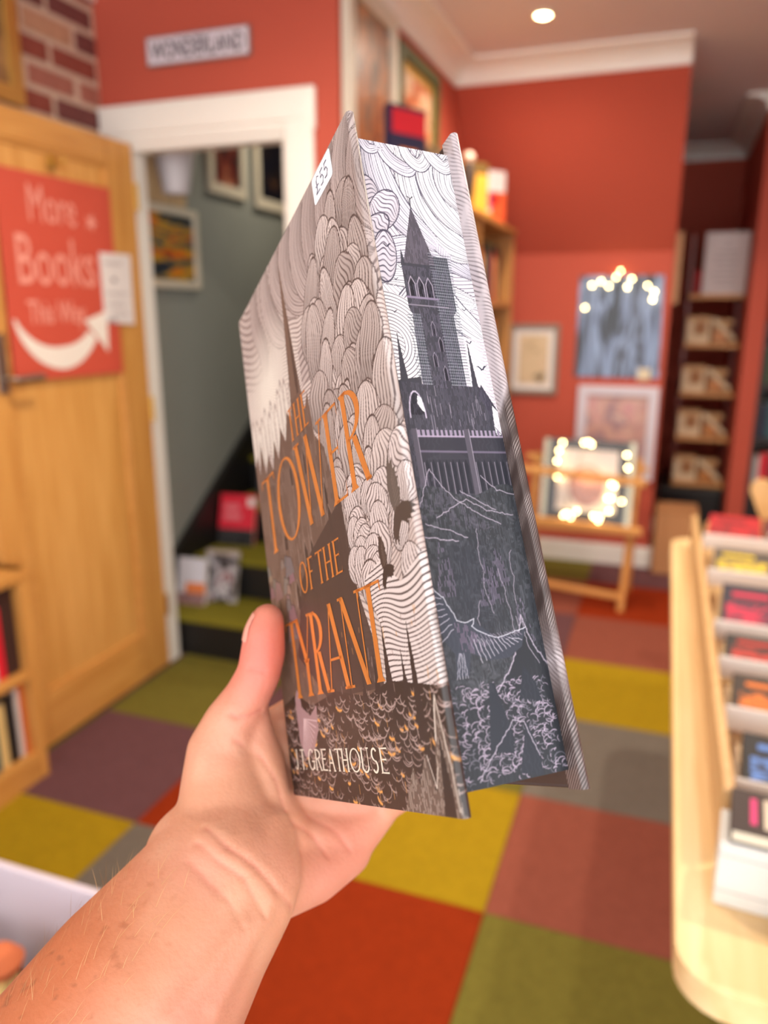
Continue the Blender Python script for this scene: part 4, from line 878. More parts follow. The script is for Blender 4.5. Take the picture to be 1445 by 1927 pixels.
def paint_edge():
    W = 43.4
    cv = Canvas(0.0, W, 0.0, 228.0, 230, 1150)          # x: front->back, y: up (0 = bottom of the page block)
    X, Y = cv.X, cv.Y; al = (slice(None), slice(None))
    n1 = vnoise(X, Y, 17, 21); n2 = vnoise(X, Y, 6, 22); n3 = vnoise(X, Y, 1.6, 23)
    LN = (72, 68, 84)
    cv.put(al, np.ones_like(X), (240, 236, 238)); cv.put(al, np.clip(n1 - .35, 0, 1), (206, 186, 206), 0.8)
    # sky: lines sweeping down to the right, gathering into swirls
    f = (Y * 0.9 + X * 0.55 + 9 * n1 + 6 * np.sin(X / 13 - Y / 30)) / 1.75
    cv.put(al, stripes(f, 0.34) * (0.45 + .55 * n2), LN, 0.85)
    PL = (244, 242, 244)
    for k, (ct, hw_, n_) in enumerate([([(44, 196), (30, 194), (16, 200), (4, 212)], 5, 8), ([(0, 150), (10, 156), (22, 166), (44, 164)], 7, 12), ([(44, 150), (34, 158), (20, 172), (-2, 172)], 6, 11), ([(46, 176), (34, 182), (16, 184), (-2, 178)], 6, 11),
            ([(46, 184), (34, 190), (24, 204), (22, 230)], 8, 13), ([(-4, 192), (4, 206), (6, 220), (3, 232)], 6, 10), ([(30, 186), (16, 198), (9, 214), (8, 232)], 7, 12), ([(46, 194), (36, 204), (32, 216), (34, 232)], 6.5, 11), ([(46, 204), (40, 212), (40, 222), (46, 230)], 5, 9),
            ([(10, 231), (15, 222), (22, 218), (27, 221)], 3.6, 7), ([(22, 232), (24, 224), (29, 221), (33, 226), (31, 230)], 3.2, 7), ([(32, 231), (36, 225), (41, 222), (45, 226)], 3.4, 7), ([(2, 231), (6, 225), (11, 225)], 2.6, 5)]):
        cv.plume(ct, hw_, n_, PL if k % 3 else (226, 222, 232), LN, k * .37, .35, .9, .75)
    for (x, y, rx, ry, ro) in ((2, 204, 9, 6, .3), (9, 199, 10, 6, -.2), (3, 190, 10, 4.5, -.4), (6, 180, 11, 5, .2)):
        cv.puff(x, y, rx, ry, ro + 1.2, (226, 218, 226), LN, 9, x * .1, .3)
    for y0 in (150, 160, 168):
        d = np.hypot(X - 2, (Y - y0 + 22) * 1.0); m = ((d > 6) & (d < 20) & (X < 15)).astype(float); cv.put(al, m, (240, 236, 234)); cv.put(al, m * stripes(d / 1.35, .38), LN, .85)
    d = np.hypot(X - 33, (Y - 178) / 1.6); m = ((X > 29) & (Y > 112) & (Y < 150)).astype(float); cv.put(al, m * .6, (246, 242, 242)); cv.put(al, m * stripes((Y + 2 * np.sin(X / 3)) / 1.25, .28), (150, 120, 150), .7)
    SL, SD, HL = (60, 60, 68), (40, 42, 50), (172, 162, 176)
    # main tower
    def twr(pts, col=SL): cv.poly(pts, col)
    twr([(13.5, 178), (21, 202), (28, 178)], (78, 74, 82)); cv.line([(21, 200), (21.2, 205)], .5, SD); flying_bird(cv, 21.6, 205.5, .75, SD)
    twr([(12.2, 177), (13.2, 184), (14.4, 177)])
    twr([(12.5, 178), (33, 178), (33, 160), (31.5, 158), (31.5, 130), (12.5, 130), (13.5, 158), (12.5, 160)]); twr([(27, 178), (27, 182), (33.5, 182), (33.5, 160), (27, 160)])
    for x in np.arange(12.0, 34.5, .85):
        a = 182 if x > 27 else (158 if x < 17 else 176)
        if x < 17 or x > 25: cv.line([(x, 130), (x + .3, a)], .22, (150, 160, 168), .75)
    for y in np.arange(131, 183, 1.15):
        if y < 158: cv.line([(11.2, y), (17, y)], .25, (60, 66, 74)); cv.line([(11.2, y + .4), (17, y + .4)], .2, (196, 200, 206), .6)
        cv.line([(25, y), (35 - (182 - y) * .03, y)], .25, (54, 58, 68)); cv.line([(25, y + .4), (34.4, y + .4)], .2, (190, 194, 202), .6)
    for x in (15.5, 19.2, 23): cv.poly([(x - 1.3, 165), (x - 1.3, 170), (x, 172.5), (x + 1.3, 170), (x + 1.3, 165)], (30, 30, 38)); cv.line([(x - 1.4, 165), (x - 1.4, 170), (x, 172.8), (x + 1.4, 170), (x + 1.4, 165)], .4, HL)
    cv.line([(12.6, 164.5), (26, 164.5)], .9, (136, 124, 146)); cv.line([(12.6, 161.5), (30, 161.5)], .5, HL, .7)
    for (x, y) in ((21.5, 150), (20, 138), (23.6, 144), (23.5, 133)): cv.poly([(x - .8, y), (x - .8, y + 4), (x, y + 5.5), (x + .8, y + 4), (x + .8, y)], (34, 34, 42)); cv.line([(x - .8, y), (x - .8, y + 4), (x, y + 5.5), (x + .8, y + 4), (x + .8, y)], .25, HL, .8)
    # keep, arch, turrets
    twr([(0, 132), (12.5, 134), (12.5, 131), (33, 131), (37, 131), (44, 120), (44, 90), (0, 90)])
    for (x, b, h, w_) in ((5.4, 132, 151, 1.7), (35.4, 128, 150, 1.5), (40.6, 116, 128, 1.0), (1.0, 132, 143, 1.0)): twr([(x - w_, b), (x - .5 * w_, b + (h - b) * .45), (x, h), (x + .5 * w_, b + (h - b) * .45), (x + w_, b)])
    th = np.linspace(0, math.pi, 12)
    cv.poly([(8.5 + 3.0 * math.cos(t), 120 + 8 * math.sin(t)) for t in th], (38, 38, 46)); cv.line([(8.5 + 3.2 * math.cos(t), 119 + 9.5 * math.sin(t)) for t in th], .6, (196, 186, 204))
    cv.poly([(9, 124), (9.4, 127), (11, 126), (11.6, 121), (10.6, 121.5)], (236, 234, 236))
    twr([(36, 128), (38, 132), (44, 121), (44, 112)], (60, 58, 70)); cv.poly([(40.5, 116), (41.2, 124), (44, 121), (44, 104), (42, 103)], (244, 242, 244)); cv.line([(40.6, 116), (44, 112)], .3, LN)
    for k in range(26):
        x = NR.uniform(13, 40); y = NR.uniform(112, 127); cv.line([(x, y), (x, y + NR.uniform(2, 6))], .3, HL, .6)
    cv.poly([(12.5, 130), (13.5, 158), (12.5, 177), (33, 177), (31.5, 130)], (126, 118, 138), .55, hatch); cv.poly([(13.5, 178), (21, 202), (28, 178)], (140, 128, 146), .5, hatch); cv.poly([(0, 132), (37, 131), (44, 120), (44, 90), (0, 90)], (118, 112, 130), .42, hatch)
    # curtain wall
    cv.poly([(6, 113), (44, 113), (44, 92), (6, 92)], (54, 54, 62)); cv.poly([(8, 104), (20, 108), (27, 104)], (58, 58, 66))
    for x in np.arange(7, 44, 1.9): cv.poly([(x, 112), (x, 114.6), (x + 1.05, 114.6), (x + 1.05, 112)], (150, 138, 158))
    cv.line([(6, 112.3), (44, 112.3)], .7, (166, 152, 172)); cv.line([(6, 107), (44, 106.5)], .8, (120, 110, 130), .8)
    for x in np.arange(8, 44, 2.7): cv.poly([(x, 92), (x, 102), (x + .8, 104.2), (x + 1.6, 102), (x + 1.6, 92)], (40, 42, 50)); cv.line([(x - .3, 92), (x - .3, 103)], .35, HL, .6)
    for x in (5.6, 27.5): cv.poly([(x - 1, 90), (x - 1, 115), (x + 1.2, 115), (x + 1.2, 90)], (84, 80, 90)); cv.line([(x + 1.2, 90), (x + 1.2, 115)], .35, HL, .7)
    # night slopes below
    DKS = (50, 53, 57)
    low = (Y < 93 + 2 * np.sin(X / 5)).astype(float); cv.put(al, low, DKS); cv.put(al, low * hatch(X, Y), (96, 98, 106), .5)
    cv.put(al, low * stripes(X / .55 + n2 * 2, .30) * (n3 > .52), (128, 128, 136), .6); cv.put(al, low * np.clip(n1 - .45, 0, 1) * 1.2, (44, 48, 58), .8)
    def ridge(pts, w_=.5, c=HL):
        out = []
        for (xa, ya), (xb, yb) in zip(pts[:-1], pts[1:]):
            n_ = max(2, int(math.hypot(xb - xa, yb - ya) / 1.1))
            for k in range(n_): t = k / n_; out.append((xa + (xb - xa) * t + NR.uniform(-.28, .28), ya + (yb - ya) * t + NR.uniform(-.28, .28)))
        out.append(pts[-1]); cv.line(out, w_ * .68, c, .85)
    cv.poly([(4, 96), (9, 101), (13, 94), (20, 88), (32, 80), (26, 79), (10, 82), (2, 84)], (104, 96, 114), .6, hatch)
    ridge([(3, 88), (9, 101), (13, 95), (18, 90), (26, 85), (35, 81)]); ridge([(9, 84), (15, 87), (22, 90), (30, 86), (41, 84)]); ridge([(20, 93), (28, 89), (34, 86)]); ridge([(30, 98), (36, 93), (44, 91)]); ridge([(4, 82), (12, 80), (20, 77)]); ridge([(2, 78), (9, 77), (16, 76)], .6)
    for (x0, y0, n) in ((24, 80, 9), (30, 66, 8), (34, 50, 7), (20, 56, 5), (37, 72, 6)):
        x, y = x0, y0; pts = [(x, y)]
        for k in range(n): x += NR.uniform(-1.4, 1.2); y -= NR.uniform(2, 4.4); pts.append((x, y))
        ridge(pts, .35)
    for (x, y, w_, h) in ((9, 58, 5, 20), (26, 54, 6, 16), (31, 60, 5, 14), (37, 40, 5, 18)):
        cv.poly([(x - w_, y), (x - w_ * .2, y + h), (x + w_ * .3, y + h * .7), (x + w_ * .7, y)], (132, 118, 142), .75, hatch)
    # crag and sea at the foot
    cv.poly([(20, 26), (28, 34), (36, 50), (40, 40), (44, 30), (44, 0), (0, 0), (0, 26), (8, 24)], (42, 45, 50))
    ridge([(20, 26), (28, 34), (33, 42), (36, 50), (38, 42), (44, 32)], .8); ridge([(36, 50), (36.5, 40), (40, 34)], .4)
    for k in range(520):
        x = NR.uniform(0, 43); y = 30 * NR.random() ** .85; r = NR.uniform(.7, 2.6); a0 = NR.uniform(.2, 3.4); a1 = a0 + NR.uniform(1.2, 2.6)
        cv.line([(x + r * math.cos(a0 + (a1 - a0) * q / 5), y + .7 * r * math.sin(a0 + (a1 - a0) * q / 5)) for q in range(6)], NR.uniform(.18, .42), (180, 164, 182) if k % 3 else (116, 112, 124), .75)
    for p in ([(14, 10), (18, 30), (20, 30), (24, 14), (23, 8)], [(24, 2), (30, 17), (33, 8), (33, 0)], [(29, 24), (33, 34), (37, 28), (38, 22)]): cv.poly(p, (42, 46, 54))
    ridge([(8, 2), (16, 10), (25, 18), (29, 17), (33, 6)], .6)
    # raven with spread wings
    wing = [(1, 62), (6, 58), (10, 50), (13, 49), (16, 50.5), (18, 48.5), (24, 44), (33, 44), (37, 46), (34, 40), (28, 37), (20, 37), (13, 40), (11, 33), (6, 33), (7, 40), (4, 44), (2, 50)]
    cv.poly(wing, (58, 62, 72)); cv.poly([(8, 50), (13, 49), (20, 42), (16, 39), (10, 41)], (150, 124, 150), .7, hatch)
    ridge([(0, 63), (6, 58), (10, 50.5), (14, 49.5), (16.5, 50.5), (15.5, 48), (18, 46), (25, 43.5), (37, 46)], .5, (206, 206, 216))
    for k in range(16): ridge([(13 + 1.3 * k, 45.5 - .02 * k), (14.5 + 1.36 * k, 41 + .18 * k)], .3, (150, 140, 158))
    for k in range(11): ridge([(15 + 1.6 * k, 44 - .1 * k), (17 + 1.75 * k, 36.5 + .55 * k)], .35, (206, 200, 212))
    for k in range(7): ridge([(8 - .5 * k, 48 + 1.6 * k), (2 - .3 * k, 44 + 2.5 * k)], .35, (196, 192, 206))
    for k in range(5): ridge([(10 - .4 * k, 40), (10.5 - 1.1 * k, 32.5)], .3, (196, 192, 206))
    for (x, y, s) in ((7.5, 184, .9), (9, 171, .55), (6, 158, .6), (37, 161, .6), (36.5, 148, .7), (40, 138, 1.1), (12, 176, .6)): flying_bird(cv, x, y, s, (60, 60, 76))
    # leaf edges
    cv.put(al, stripes(X / .42 + .5 * n3, .25) * (n2 > .35), (128, 130, 140), .14)
    return cv

def paint_back_turn():
    cv = Canvas(0.0, 14.0, 0.0, 240.0, 60, 800); X, Y = cv.X, cv.Y; al = (slice(None), slice(None)); n1 = vnoise(X, Y, 17, 61); n2 = np.clip(vnoise(X * .7 + Y * .2, Y - X, 5, 62) * 1.5 - .2, 0, 1)
    cv.put(al, np.ones_like(X), (190, 178, 180)); cv.put(al, stripes((Y + X * .8 + 5 * n1) / 1.7, .4) * n2, (86, 74, 76), .9)
    dk = np.clip((n1 * 40 + 118 - Y) / 6, 0, 1) * (Y < 150); dk = dk * (1 - np.clip(1 - np.abs(Y - 40) / 14, 0, 1))
    cv.put(al, dk, (64, 50, 46)); cv.put(al, dk * stripes((Y - X * 1.4 + 6 * n1) / 1.5, .4) * n2, (186, 170, 166), .9)
    cv.put(al, np.clip(1 - np.abs(Y - 40) / 12, 0, 1) * stripes((Y + X) / 2, .4), (84, 70, 70), .8)
    return cv

hb = thing('hardback_book', 'thick illustrated hardback with grey tower artwork and orange foil title held upright', 'book', bw(70, 0, 23))
M_board = mat('cover_board', (58, 47, 43), 0.35, var=0.1)
M_print = vcol_mat('cover_print', 0.42, coat=0.25, crough=0.2)
M_edge = vcol_mat('edge_print', 0.42, spec=0.3)
def bbox3(a0, a1, b0, b1, c0, c1, bev=0.0):
    return MB().obox(bw((a0 + a1) / 2, (b0 + b1) / 2, (c0 + c1) / 2), BU, BV, BW, (a1 - a0) / 1000, (b1 - b0) / 1000, (c1 - c0) / 1000, bev / 1000)
BDT = 3.2
fc = bbox3(0.15, BWID - .15, 0.1, BHGT - .1, 0.15, BDT, 1.3).build('front_cover', M_board, hb)
bk = bbox3(0.15, BWID - .15, 0.1, BHGT - .1, BTHK - BDT, BTHK - .15, 1.3).build('back_cover', M_board, hb)
spm = MB()
prof = [(4.0, 1.0)] + [(-3.2 * math.sin(math.pi * k / 10), 1.0 + (BTHK - 2) * k / 10) for k in range(11)] + [(4.0, BTHK - 1.0), (2.0, BTHK - 3), (1.0, 3.0)]
spm.prism(prof, bw(0, 0.2, 0), BU * 0.001, BW * 0.001, BV, 0.2396); spm.smooth = True
spm.build('spine', M_board, hb)
PB0, PB1 = 4.0, 150.0
pb = bbox3(PB0, PB1 - 0.1, 6.0, 234.0, BDT, BTHK - BDT, 0).build('page_block', M_pages, hb)
cvE = paint_edge()
cvE.mesh('fore_edge_print', M_edge, pb, lambda X, Y: npO + 0.001 * ((PB1 + 0.05 + 0.8 * (np.abs((X - 21.7) / 21.7) ** 2 - 1) * 0.0)[..., None] * npU + (Y + 6.0)[..., None] * npV + (X * (BTHK - 2 * BDT) / 43.4 + BDT)[..., None] * npW))
def wrap(s, r=1.6):
    """arc length across the front board and round its fore-edge -> (u, w)"""
    L = BWID - r; a = np.clip((s - L) / r, 0, math.pi)
    u_ = np.where(s < L, s, L + r * np.sin(a)); w_ = np.where(s < L, 0.0, r - r * np.cos(a))
    return u_, w_
def cover_pos(X, Y):
    u_, w_ = wrap(X); off = 0.06
    return npO + 0.001 * ((u_ + off * 0.5)[..., None] * npU + Y[..., None] * npV + (w_ - off)[..., None] * npW)
paint_cover().mesh('cover_artwork', M_print, fc, cover_pos)
def back_pos(X, Y):
    r = 1.6; L = 6.0; a = np.clip((X - L) / r, 0, math.pi); flat2 = np.clip(X - L - math.pi * r, 0, 99)
    u_ = np.where(X < L, BWID - r - L + X, BWID - r + r * np.sin(a)) - flat2; w_ = BTHK - BDT + np.where(X < L, 0.0, r - r * np.cos(a)) - 0.06 * np.cos(a)
    return npO + 0.001 * (u_[..., None] * npU + Y[..., None] * npV + w_[..., None] * npW)
paint_back_turn().mesh('cover_turn_in', M_print, bk, back_pos)

# ---- lettering: condensed display serif, drawn as polygons in a unit-height box
def stem(x, w, y0=0.0, y1=1.0, fl=0.45):
    e = w * fl; return [(x - w / 2 - e, y0), (x + w / 2 + e, y0), (x + w / 2, y0 + 0.05), (x + w / 2 * .9, (y0 + y1) / 2), (x + w / 2, y1 - 0.05), (x + w / 2 + e, y1), (x - w / 2 - e, y1), (x - w / 2, y1 - 0.05), (x - w / 2 * .9, (y0 + y1) / 2), (x - w / 2, y0 + 0.05)]
def bar(x0, x1, y, h): return [(x0, y - h / 2), (x1, y - h / 2), (x1, y + h / 2), (x0, y + h / 2)]
def dia(x0, y0, x1, y1, w): return [(x0 - w / 2, y0), (x0 + w / 2, y0), (x1 + w / 2, y1), (x1 - w / 2, y1)]
def ring(cx, cy, rx, ry, tx, ty, a0=0, a1=360, n=36):
    out = []
    for k in range(n):
        p = []
        for q in (k, k + 1):
            a = R_(a0 + (a1 - a0) * q / n); p.append(((cx + rx * math.cos(a), cy + ry * math.sin(a)), (cx + (rx - tx) * math.cos(a), cy + (ry - ty) * math.sin(a))))
        out.append([p[0][0], p[1][0], p[1][1], p[0][1]])
    return out
def glyph(ch, W, T=0.085, h=0.026):
    """W = letter width in units of its height"""
    t = T
    if ch == 'T': return [stem(W / 2, t), bar(0, W, 1 - h / 2, h), [(0, 1), (0.02, 1), (0.03, .93), (0.0, .88)], [(W, 1), (W - .02, 1), (W - .03, .93), (W, .88)]]
    if ch == 'O': return ring(W / 2, .5, W / 2, .51, t * .95, h)
    if ch == 'W': return [dia(W * .08, 1, W * .30, 0, t), dia(W * .30, 0, W * .47, 1, h), dia(W * .45, 1, W * .70, 0, t), dia(W * .70, 0, W * .95, 1, h), bar(-.02, W * .2, .99, h), bar(W * .85, W * 1.03, .99, h)]
    if ch == 'E': return [stem(t * .7, t), bar(t * .7, W, 1 - h / 2, h), bar(t * .7, W, h / 2, h), bar(t * .7, W * .8, .54, h), [(W - .02, 1), (W, 1), (W, .84)], [(W - .02, 0), (W, 0), (W, .18)], [(W * .78, .46), (W * .8, .46), (W * .8, .62), (W * .78, .62)]]
    if ch == 'R': return [stem(t * .7, t)] + ring(t * .7, .745, W * .80, .255, t, h, -90, 90, 20) + [dia(W * .50, .5, W * .92, 0.0, t), bar(W * .8, W * 1.06, .012, h)]
    if ch == 'Y': return [dia(W * .1, 1, W * .5, .42, t), dia(W * .9, 1, W * .5, .42, h), stem(W / 2, t, 0, .46), bar(-.02, W * .22, .99, h), bar(W * .78, W * 1.0, .99, h)]
    if ch == 'A': return [dia(W * .12, 0, W * .46, 1, h), dia(W * .88, 0, W * .48, 1, t), bar(W * .24, W * .74, .36, h), bar(0, W * .24, .012, h), bar(W * .74, W * 1.02, .012, h)]
    if ch == 'N': return [dia(W * .15, 0, W * .15, 1, h), dia(W * .86, 0, W * .86, 1, h), dia(W * .16, 1, W * .85, 0, t), bar(0, W * .28, .012, h), bar(W * .74, W, .99, h), bar(0, W * .2, .99, h)]
    if ch == 'H': return [stem(W * .16, t), stem(W * .84, t), bar(W * .16, W * .84, .5, h)]
    if ch == 'F': return [stem(t * .7, t), bar(t * .7, W, 1 - h / 2, h), bar(t * .7, W * .8, .54, h), [(W - .02, 1), (W, 1), (W, .84)]]
    if ch == 'G': return ring(W / 2, .5, W / 2, .51, t * .95, h, 45, 330, 30) + [stem(W * .88, t * .8, .05, .42), bar(W * .55, W, .42, h)]
    if ch == 'U': return [dia(W * .16, .25, W * .16, 1, t), dia(W * .84, .25, W * .84, 1, h), bar(0, W * .32, .99, h), bar(W * .7, W, .99, h)] + ring(W / 2, .26, W * .34 + t / 2, .27, t * .9, h * 1.3, 180, 360, 18)
    if ch == 'S': return ring(W / 2, .74, W * .42, .27, t, h * 1.4, 30, 250, 20) + ring(W / 2, .26, W * .42, .27, t, h * 1.4, -150, 70, 20) + [dia(W * .30, .56, W * .72, .42, t)]
    if ch == 'J': return [stem(W * .6, t, .15, 1)] + ring(W * .28, .14, W * .32 + t / 2, .15, t * .8, h * 1.3, 180, 360, 12)
    if ch == '.': return [ring(W / 2, .05, .05, .05, .05, .05, 0, 360, 10)[k] for k in range(10)]
    return []
M_foil = mat('orange_foil', (236, 152, 74), 0.3, metal=0.55, var=0.12, scale=60)
M_foilw = mat('pale_foil', (232, 224, 208), 0.4, metal=0.2, var=0.03)
def word(letters, v0, v1, m, T=0.085, h=0.026, lift=0.20):
    mb = MB(); H = v1 - v0
    for (ch, u0, u1) in letters:
        for pl_ in glyph(ch, (u1 - u0) / H, T, h):
            mb.add([bw(u0 + x * H, v0 + y * H, -lift) for x, y in pl_], [tuple(range(len(pl_)))])
    return mb.build('title_lettering', m, fc)
word([('T', 56, 62), ('H', 64, 72), ('E', 74, 80)], 151, 166, M_foil, 0.12, 0.045)
word([('T', 7, 27), ('O', 28, 59), ('W', 58, 92), ('E', 95, 109), ('R', 113, 130)], 110.5, 148, M_foil, 0.105, 0.028)
word([('O', 45, 55), ('F', 57, 63), ('T', 67, 75), ('H', 76, 85), ('E', 87, 94)], 85, 98.5, M_foil, 0.13, 0.05)
word([('T', 17, 35), ('Y', 31, 51), ('R', 50, 64), ('A', 63, 87), ('N', 84, 107), ('T', 104, 124)], 42, 76, M_foil, 0.115, 0.03)
gl_ = 'GREATHOUSE'; us = [27, 36, 44, 51, 59.5, 66.5, 75, 86, 95.5, 103.5]; ue = [35, 43, 50, 59, 67, 74, 85.5, 94, 102, 110]
word([('J', 9, 13), ('.', 14, 16), ('T', 16.5, 22), ('.', 22, 24)] + [(c, a, b) for c, a, b in zip(gl_, us, ue)], 11.5, 20.2, M_foilw, 0.15, 0.06)
# price sticker and its writing
def rrect(a0, a1, b0, b1, r):
    out = []
    for (cx, cy, s0) in ((a1 - r, b1 - r, 0), (a0 + r, b1 - r, 90), (a0 + r, b0 + r, 180), (a1 - r, b0 + r, 270)):
        for k in range(5): a = R_(s0 + 22.5 * k); out.append((cx + r * math.cos(a), cy + r * math.sin(a)))
    return out
stk = MB(); pp = rrect(117.5, 137.5, 227.5, 239.3, 1.5)
stk.add([bw(a, b, -0.22) for a, b in pp], [tuple(range(len(pp)))]); stk.build('price_sticker', mat('sticker_white', (246, 246, 250), 0.45, var=0.02), fc)
pen = mat('pen_grey', (96, 92, 108), 0.7)
def pen_line(pts): MB().tube([bw(a, b, -0.30) for a, b in pts], 0.00022, 5).build('price_writing', pen, fc)
pen_line([(124.6, 236.2), (123.2, 237), (122.2, 235.5), (122.4, 231.5), (121, 230.4), (124.8, 230.4)]); pen_line([(121.2, 233.4), (124, 233.4)])
for x in (126.2, 130.6): pen_line([(x + 3, 236.6), (x + .6, 236.4), (x + .3, 234), (x + 2, 234.3), (x + 3, 232.6), (x + 2, 230.7), (x, 230.8)])

# ================================================================== the hand and forearm
PCH = math.radians(14.445); YAW = math.radians(19.747)
c_fw = Vector((-math.sin(YAW) * math.cos(PCH), math.cos(YAW) * math.cos(PCH), -math.sin(PCH))); c_rt = Vector((math.cos(YAW), math.sin(YAW), 0)); c_up = c_rt.cross(c_fw)
EYE = Vector((0, 0, CAM_Z))
def cp(x, y, d): return EYE + (c_fw + c_rt * ((x - 722.5) / 1450) - c_up * ((y - 963.5) / 1450)) * d
hm = bmesh.new()
def ball(p, r, sc=(1, 1, 1), ax=None):
    M = Matrix.Translation(Vector(p))
    if ax is not None: M = M @ ax.to_4x4()
    M = M @ Matrix.Diagonal((r * sc[0], r * sc[1], r * sc[2], 1))
    bmesh.ops.create_icosphere(hm, subdivisions=3, radius=1, matrix=M)
def limb(pts, steps=7):
    """chain of (point, radius): dense overlapping balls"""
    for (a, ra), (b, rb) in zip(pts[:-1], pts[1:]):
        a = Vector(a); b = Vector(b)
        for k in range(steps + 1):
            t = k / steps; ball(a.lerp(b, t), ra + (rb - ra) * t)
mm = 0.001
B = lambda a, b, c, r: (bw(a, b, c), r * mm)
# thumb, pad resting on the front board
limb([B(18.5, 79, -8.6, 7.6), B(17, 73, -10.4, 9.4), B(15, 65, -11.4, 10.3), B(12, 56, -13.5, 10.0), B(6, 46, -19, 10.6), B(0, 36, -26, 12.4), B(-5, 24, -31, 15)], 5)
limb([B(-5, 24, -31, 15), B(-6, 8, -31, 19), B(-2, -10, -33, 22), B(6, -22, -37, 25)], 5)
# palm body round the spine
limb([B(-10, 14, -20, 15), B(-17, 6, -4, 14), B(-21, -8, 14, 15.5), B(-21, -8, 36, 15), B(-18, -4, 50, 12)], 6)
limb([B(-8, -10, -20, 20), B(-15, -22, -2, 18), B(-19, -25, 18, 17), B(-21, -23, 34, 15), B(-20, -15, 48, 12)], 6)
limb([B(4, -26, -32, 23), B(-6, -34, -12, 18), B(-13, -35, 8, 16), B(-20, -31, 28, 14)], 6)
limb([B(-9, 34, -18, 9.5), B(-10, 18, -13, 12), B(-10, 2, -11, 13.5), B(-9, -14, -8, 14)], 5)
limb([B(-3, 32, -18, 9), B(-3, 16, -12.5, 10.5), B(-4, -3, -11, 11), B(-5, -18, -5, 12)], 6)
limb([B(4, 44, -16.5, 7.5), B(-1, 30, -15, 9), B(-2, 14, -12.5, 10)], 5)
limb([B(-14, 26, -16, 9), B(-15, 34, 10, 11), B(-14, 36, 34, 11), B(-12, 38, 52, 10)], 6)
limb([B(-18, 8, 30, 14), B(-15, 22, 46, 12)], 4)
limb([B(-13, 24, -8, 11.5), B(-16.5, 18, 10, 13), B(-17, 16, 30, 13)], 5)
# fingers on the back board
limb([B(-12, 38, 52, 10), B(2, 46, 57.5, 9.6), B(30, 53, 56.2, 8.8), B(52, 57, 55.2, 7.8), B(60, 58, 54.6, 7.0)], 6)
limb([B(-14, 20, 53, 10.5), B(2, 26, 58, 10), B(33, 31, 56.4, 9.0), B(58, 34, 55.4, 8.0), B(67, 34, 54.8, 7.2)], 6)
limb([B(-17, 2, 52, 10.5), B(0, 7, 58, 9.6), B(30, 11, 56.2, 8.8), B(53, 13, 55.2, 7.6), B(61, 13, 54.6, 6.9)], 6)
limb([B(-19, -14, 50, 10.5), B(-2, -8, 57, 9.0), B(20, -7, 55.5, 8.0), B(38, -5, 54.8, 7.0), B(45, -5, 54.4, 6.2)], 6)
# forearm: elliptical sections down to the elbow, outside the frame
secs = [(cp(418, 1600, .336), .033, .023), (cp(420, 1655, .326), .0335, .0235), (cp(350, 1752, .314), .0368, .028), (cp(268, 1872, .302), .0420, .034), (cp(160, 2034, .290), .0460, .038), (cp(-10, 2260, .276), .0470, .041), (cp(-150, 2460, .262), .0480, .043)]
for i in range(len(secs) - 1):
    a, wa, ta = secs[i]; b, wb_, tb_ = secs[i + 1]
    ax_l = (b - a).normalized(); vdir = ((a + b) / 2 - EYE).normalized(); ax_w = ax_l.cross(vdir).normalized(); ax_t = ax_l.cross(ax_w).normalized()
    Mx = Matrix((ax_w, ax_t, ax_l)).transposed()
    for k in range(9):
        t = k / 8; p = a.lerp(b, t); w_ = wa + (wb_ - wa) * t; q = ta + (tb_ - ta) * t; ball(p, 1.0, (w_, q, w_ * 0.8), Mx)
hme = bpy.data.meshes.new('hand_raw'); hm.to_mesh(hme); hm.free()
ho = bpy.data.objects.new('hand_raw', hme); COL.objects.link(ho)
rm = ho.modifiers.new('remesh', 'REMESH'); rm.mode = 'VOXEL'; rm.voxel_size = 0.0013
sm = ho.modifiers.new('smooth', 'SMOOTH'); sm.factor = 0.5; sm.iterations = 16
dg = bpy.context.evaluated_depsgraph_get(); dg.update()
pm = bpy.data.meshes.new_from_object(ho.evaluated_get(dg)); bpy.data.objects.remove(ho); bpy.data.meshes.remove(hme)
nv = len(pm.vertices); co = np.zeros(nv * 3, np.float32); pm.vertices.foreach_get('co', co); co = co.reshape(-1, 3).astype(float)
nor = np.zeros(nv * 3, np.float32); pm.vertices.foreach_get('normal', nor); nor = nor.reshape(-1, 3)
# skin folds: shallow grooves along the real crease lines of wrist, palm and thumb
def seg_dist(P, pts):
    d = np.full(len(P), 9.0)
    for a, b in zip(pts[:-1], pts[1:]):
        a = np.array(a); b = np.array(b); v_ = b - a; t = np.clip((P - a) @ v_ / (v_ @ v_), 0, 1); d = np.minimum(d, np.linalg.norm(P - a - t[:, None] * v_, axis=1))
    return d
def snap(pts):
    """lay a rough crease path onto the skin"""
    out = []
    for (x, y, dd) in pts:
        best = None; r = (cp(x, y, 1.0) - EYE); rn = np.array(r); rel = co - np.array(EYE); t = rel @ rn / (rn @ rn); perp = np.linalg.norm(rel - t[:, None] * rn, axis=1)
        cand = np.where(perp < 0.003)[0]
        if len(cand) == 0: continue
        out.append(co[cand[np.argmin(t[cand])]])
    return out
creases = [([(378, 1548), (430, 1580), (490, 1625), (530, 1680), (560, 1715)], 1.0), ([(360, 1580), (420, 1615), (470, 1660), (510, 1720)], 0.8), ([(350, 1612), (395, 1645), (440, 1690), (470, 1745)], 0.5),
           ([(425, 1352), (450, 1362), (485, 1352), (500, 1345)], 1.1), ([(462, 1262), (480, 1270), (500, 1274)], 0.6), ([(455, 1400), (500, 1430), (530, 1475), (548, 1520)], 0.7), ([(560, 1540), (600, 1570), (630, 1610)], 0.7), ([(590, 1530), (640, 1560), (670, 1600)], 0.6)]
disp = np.zeros(nv)
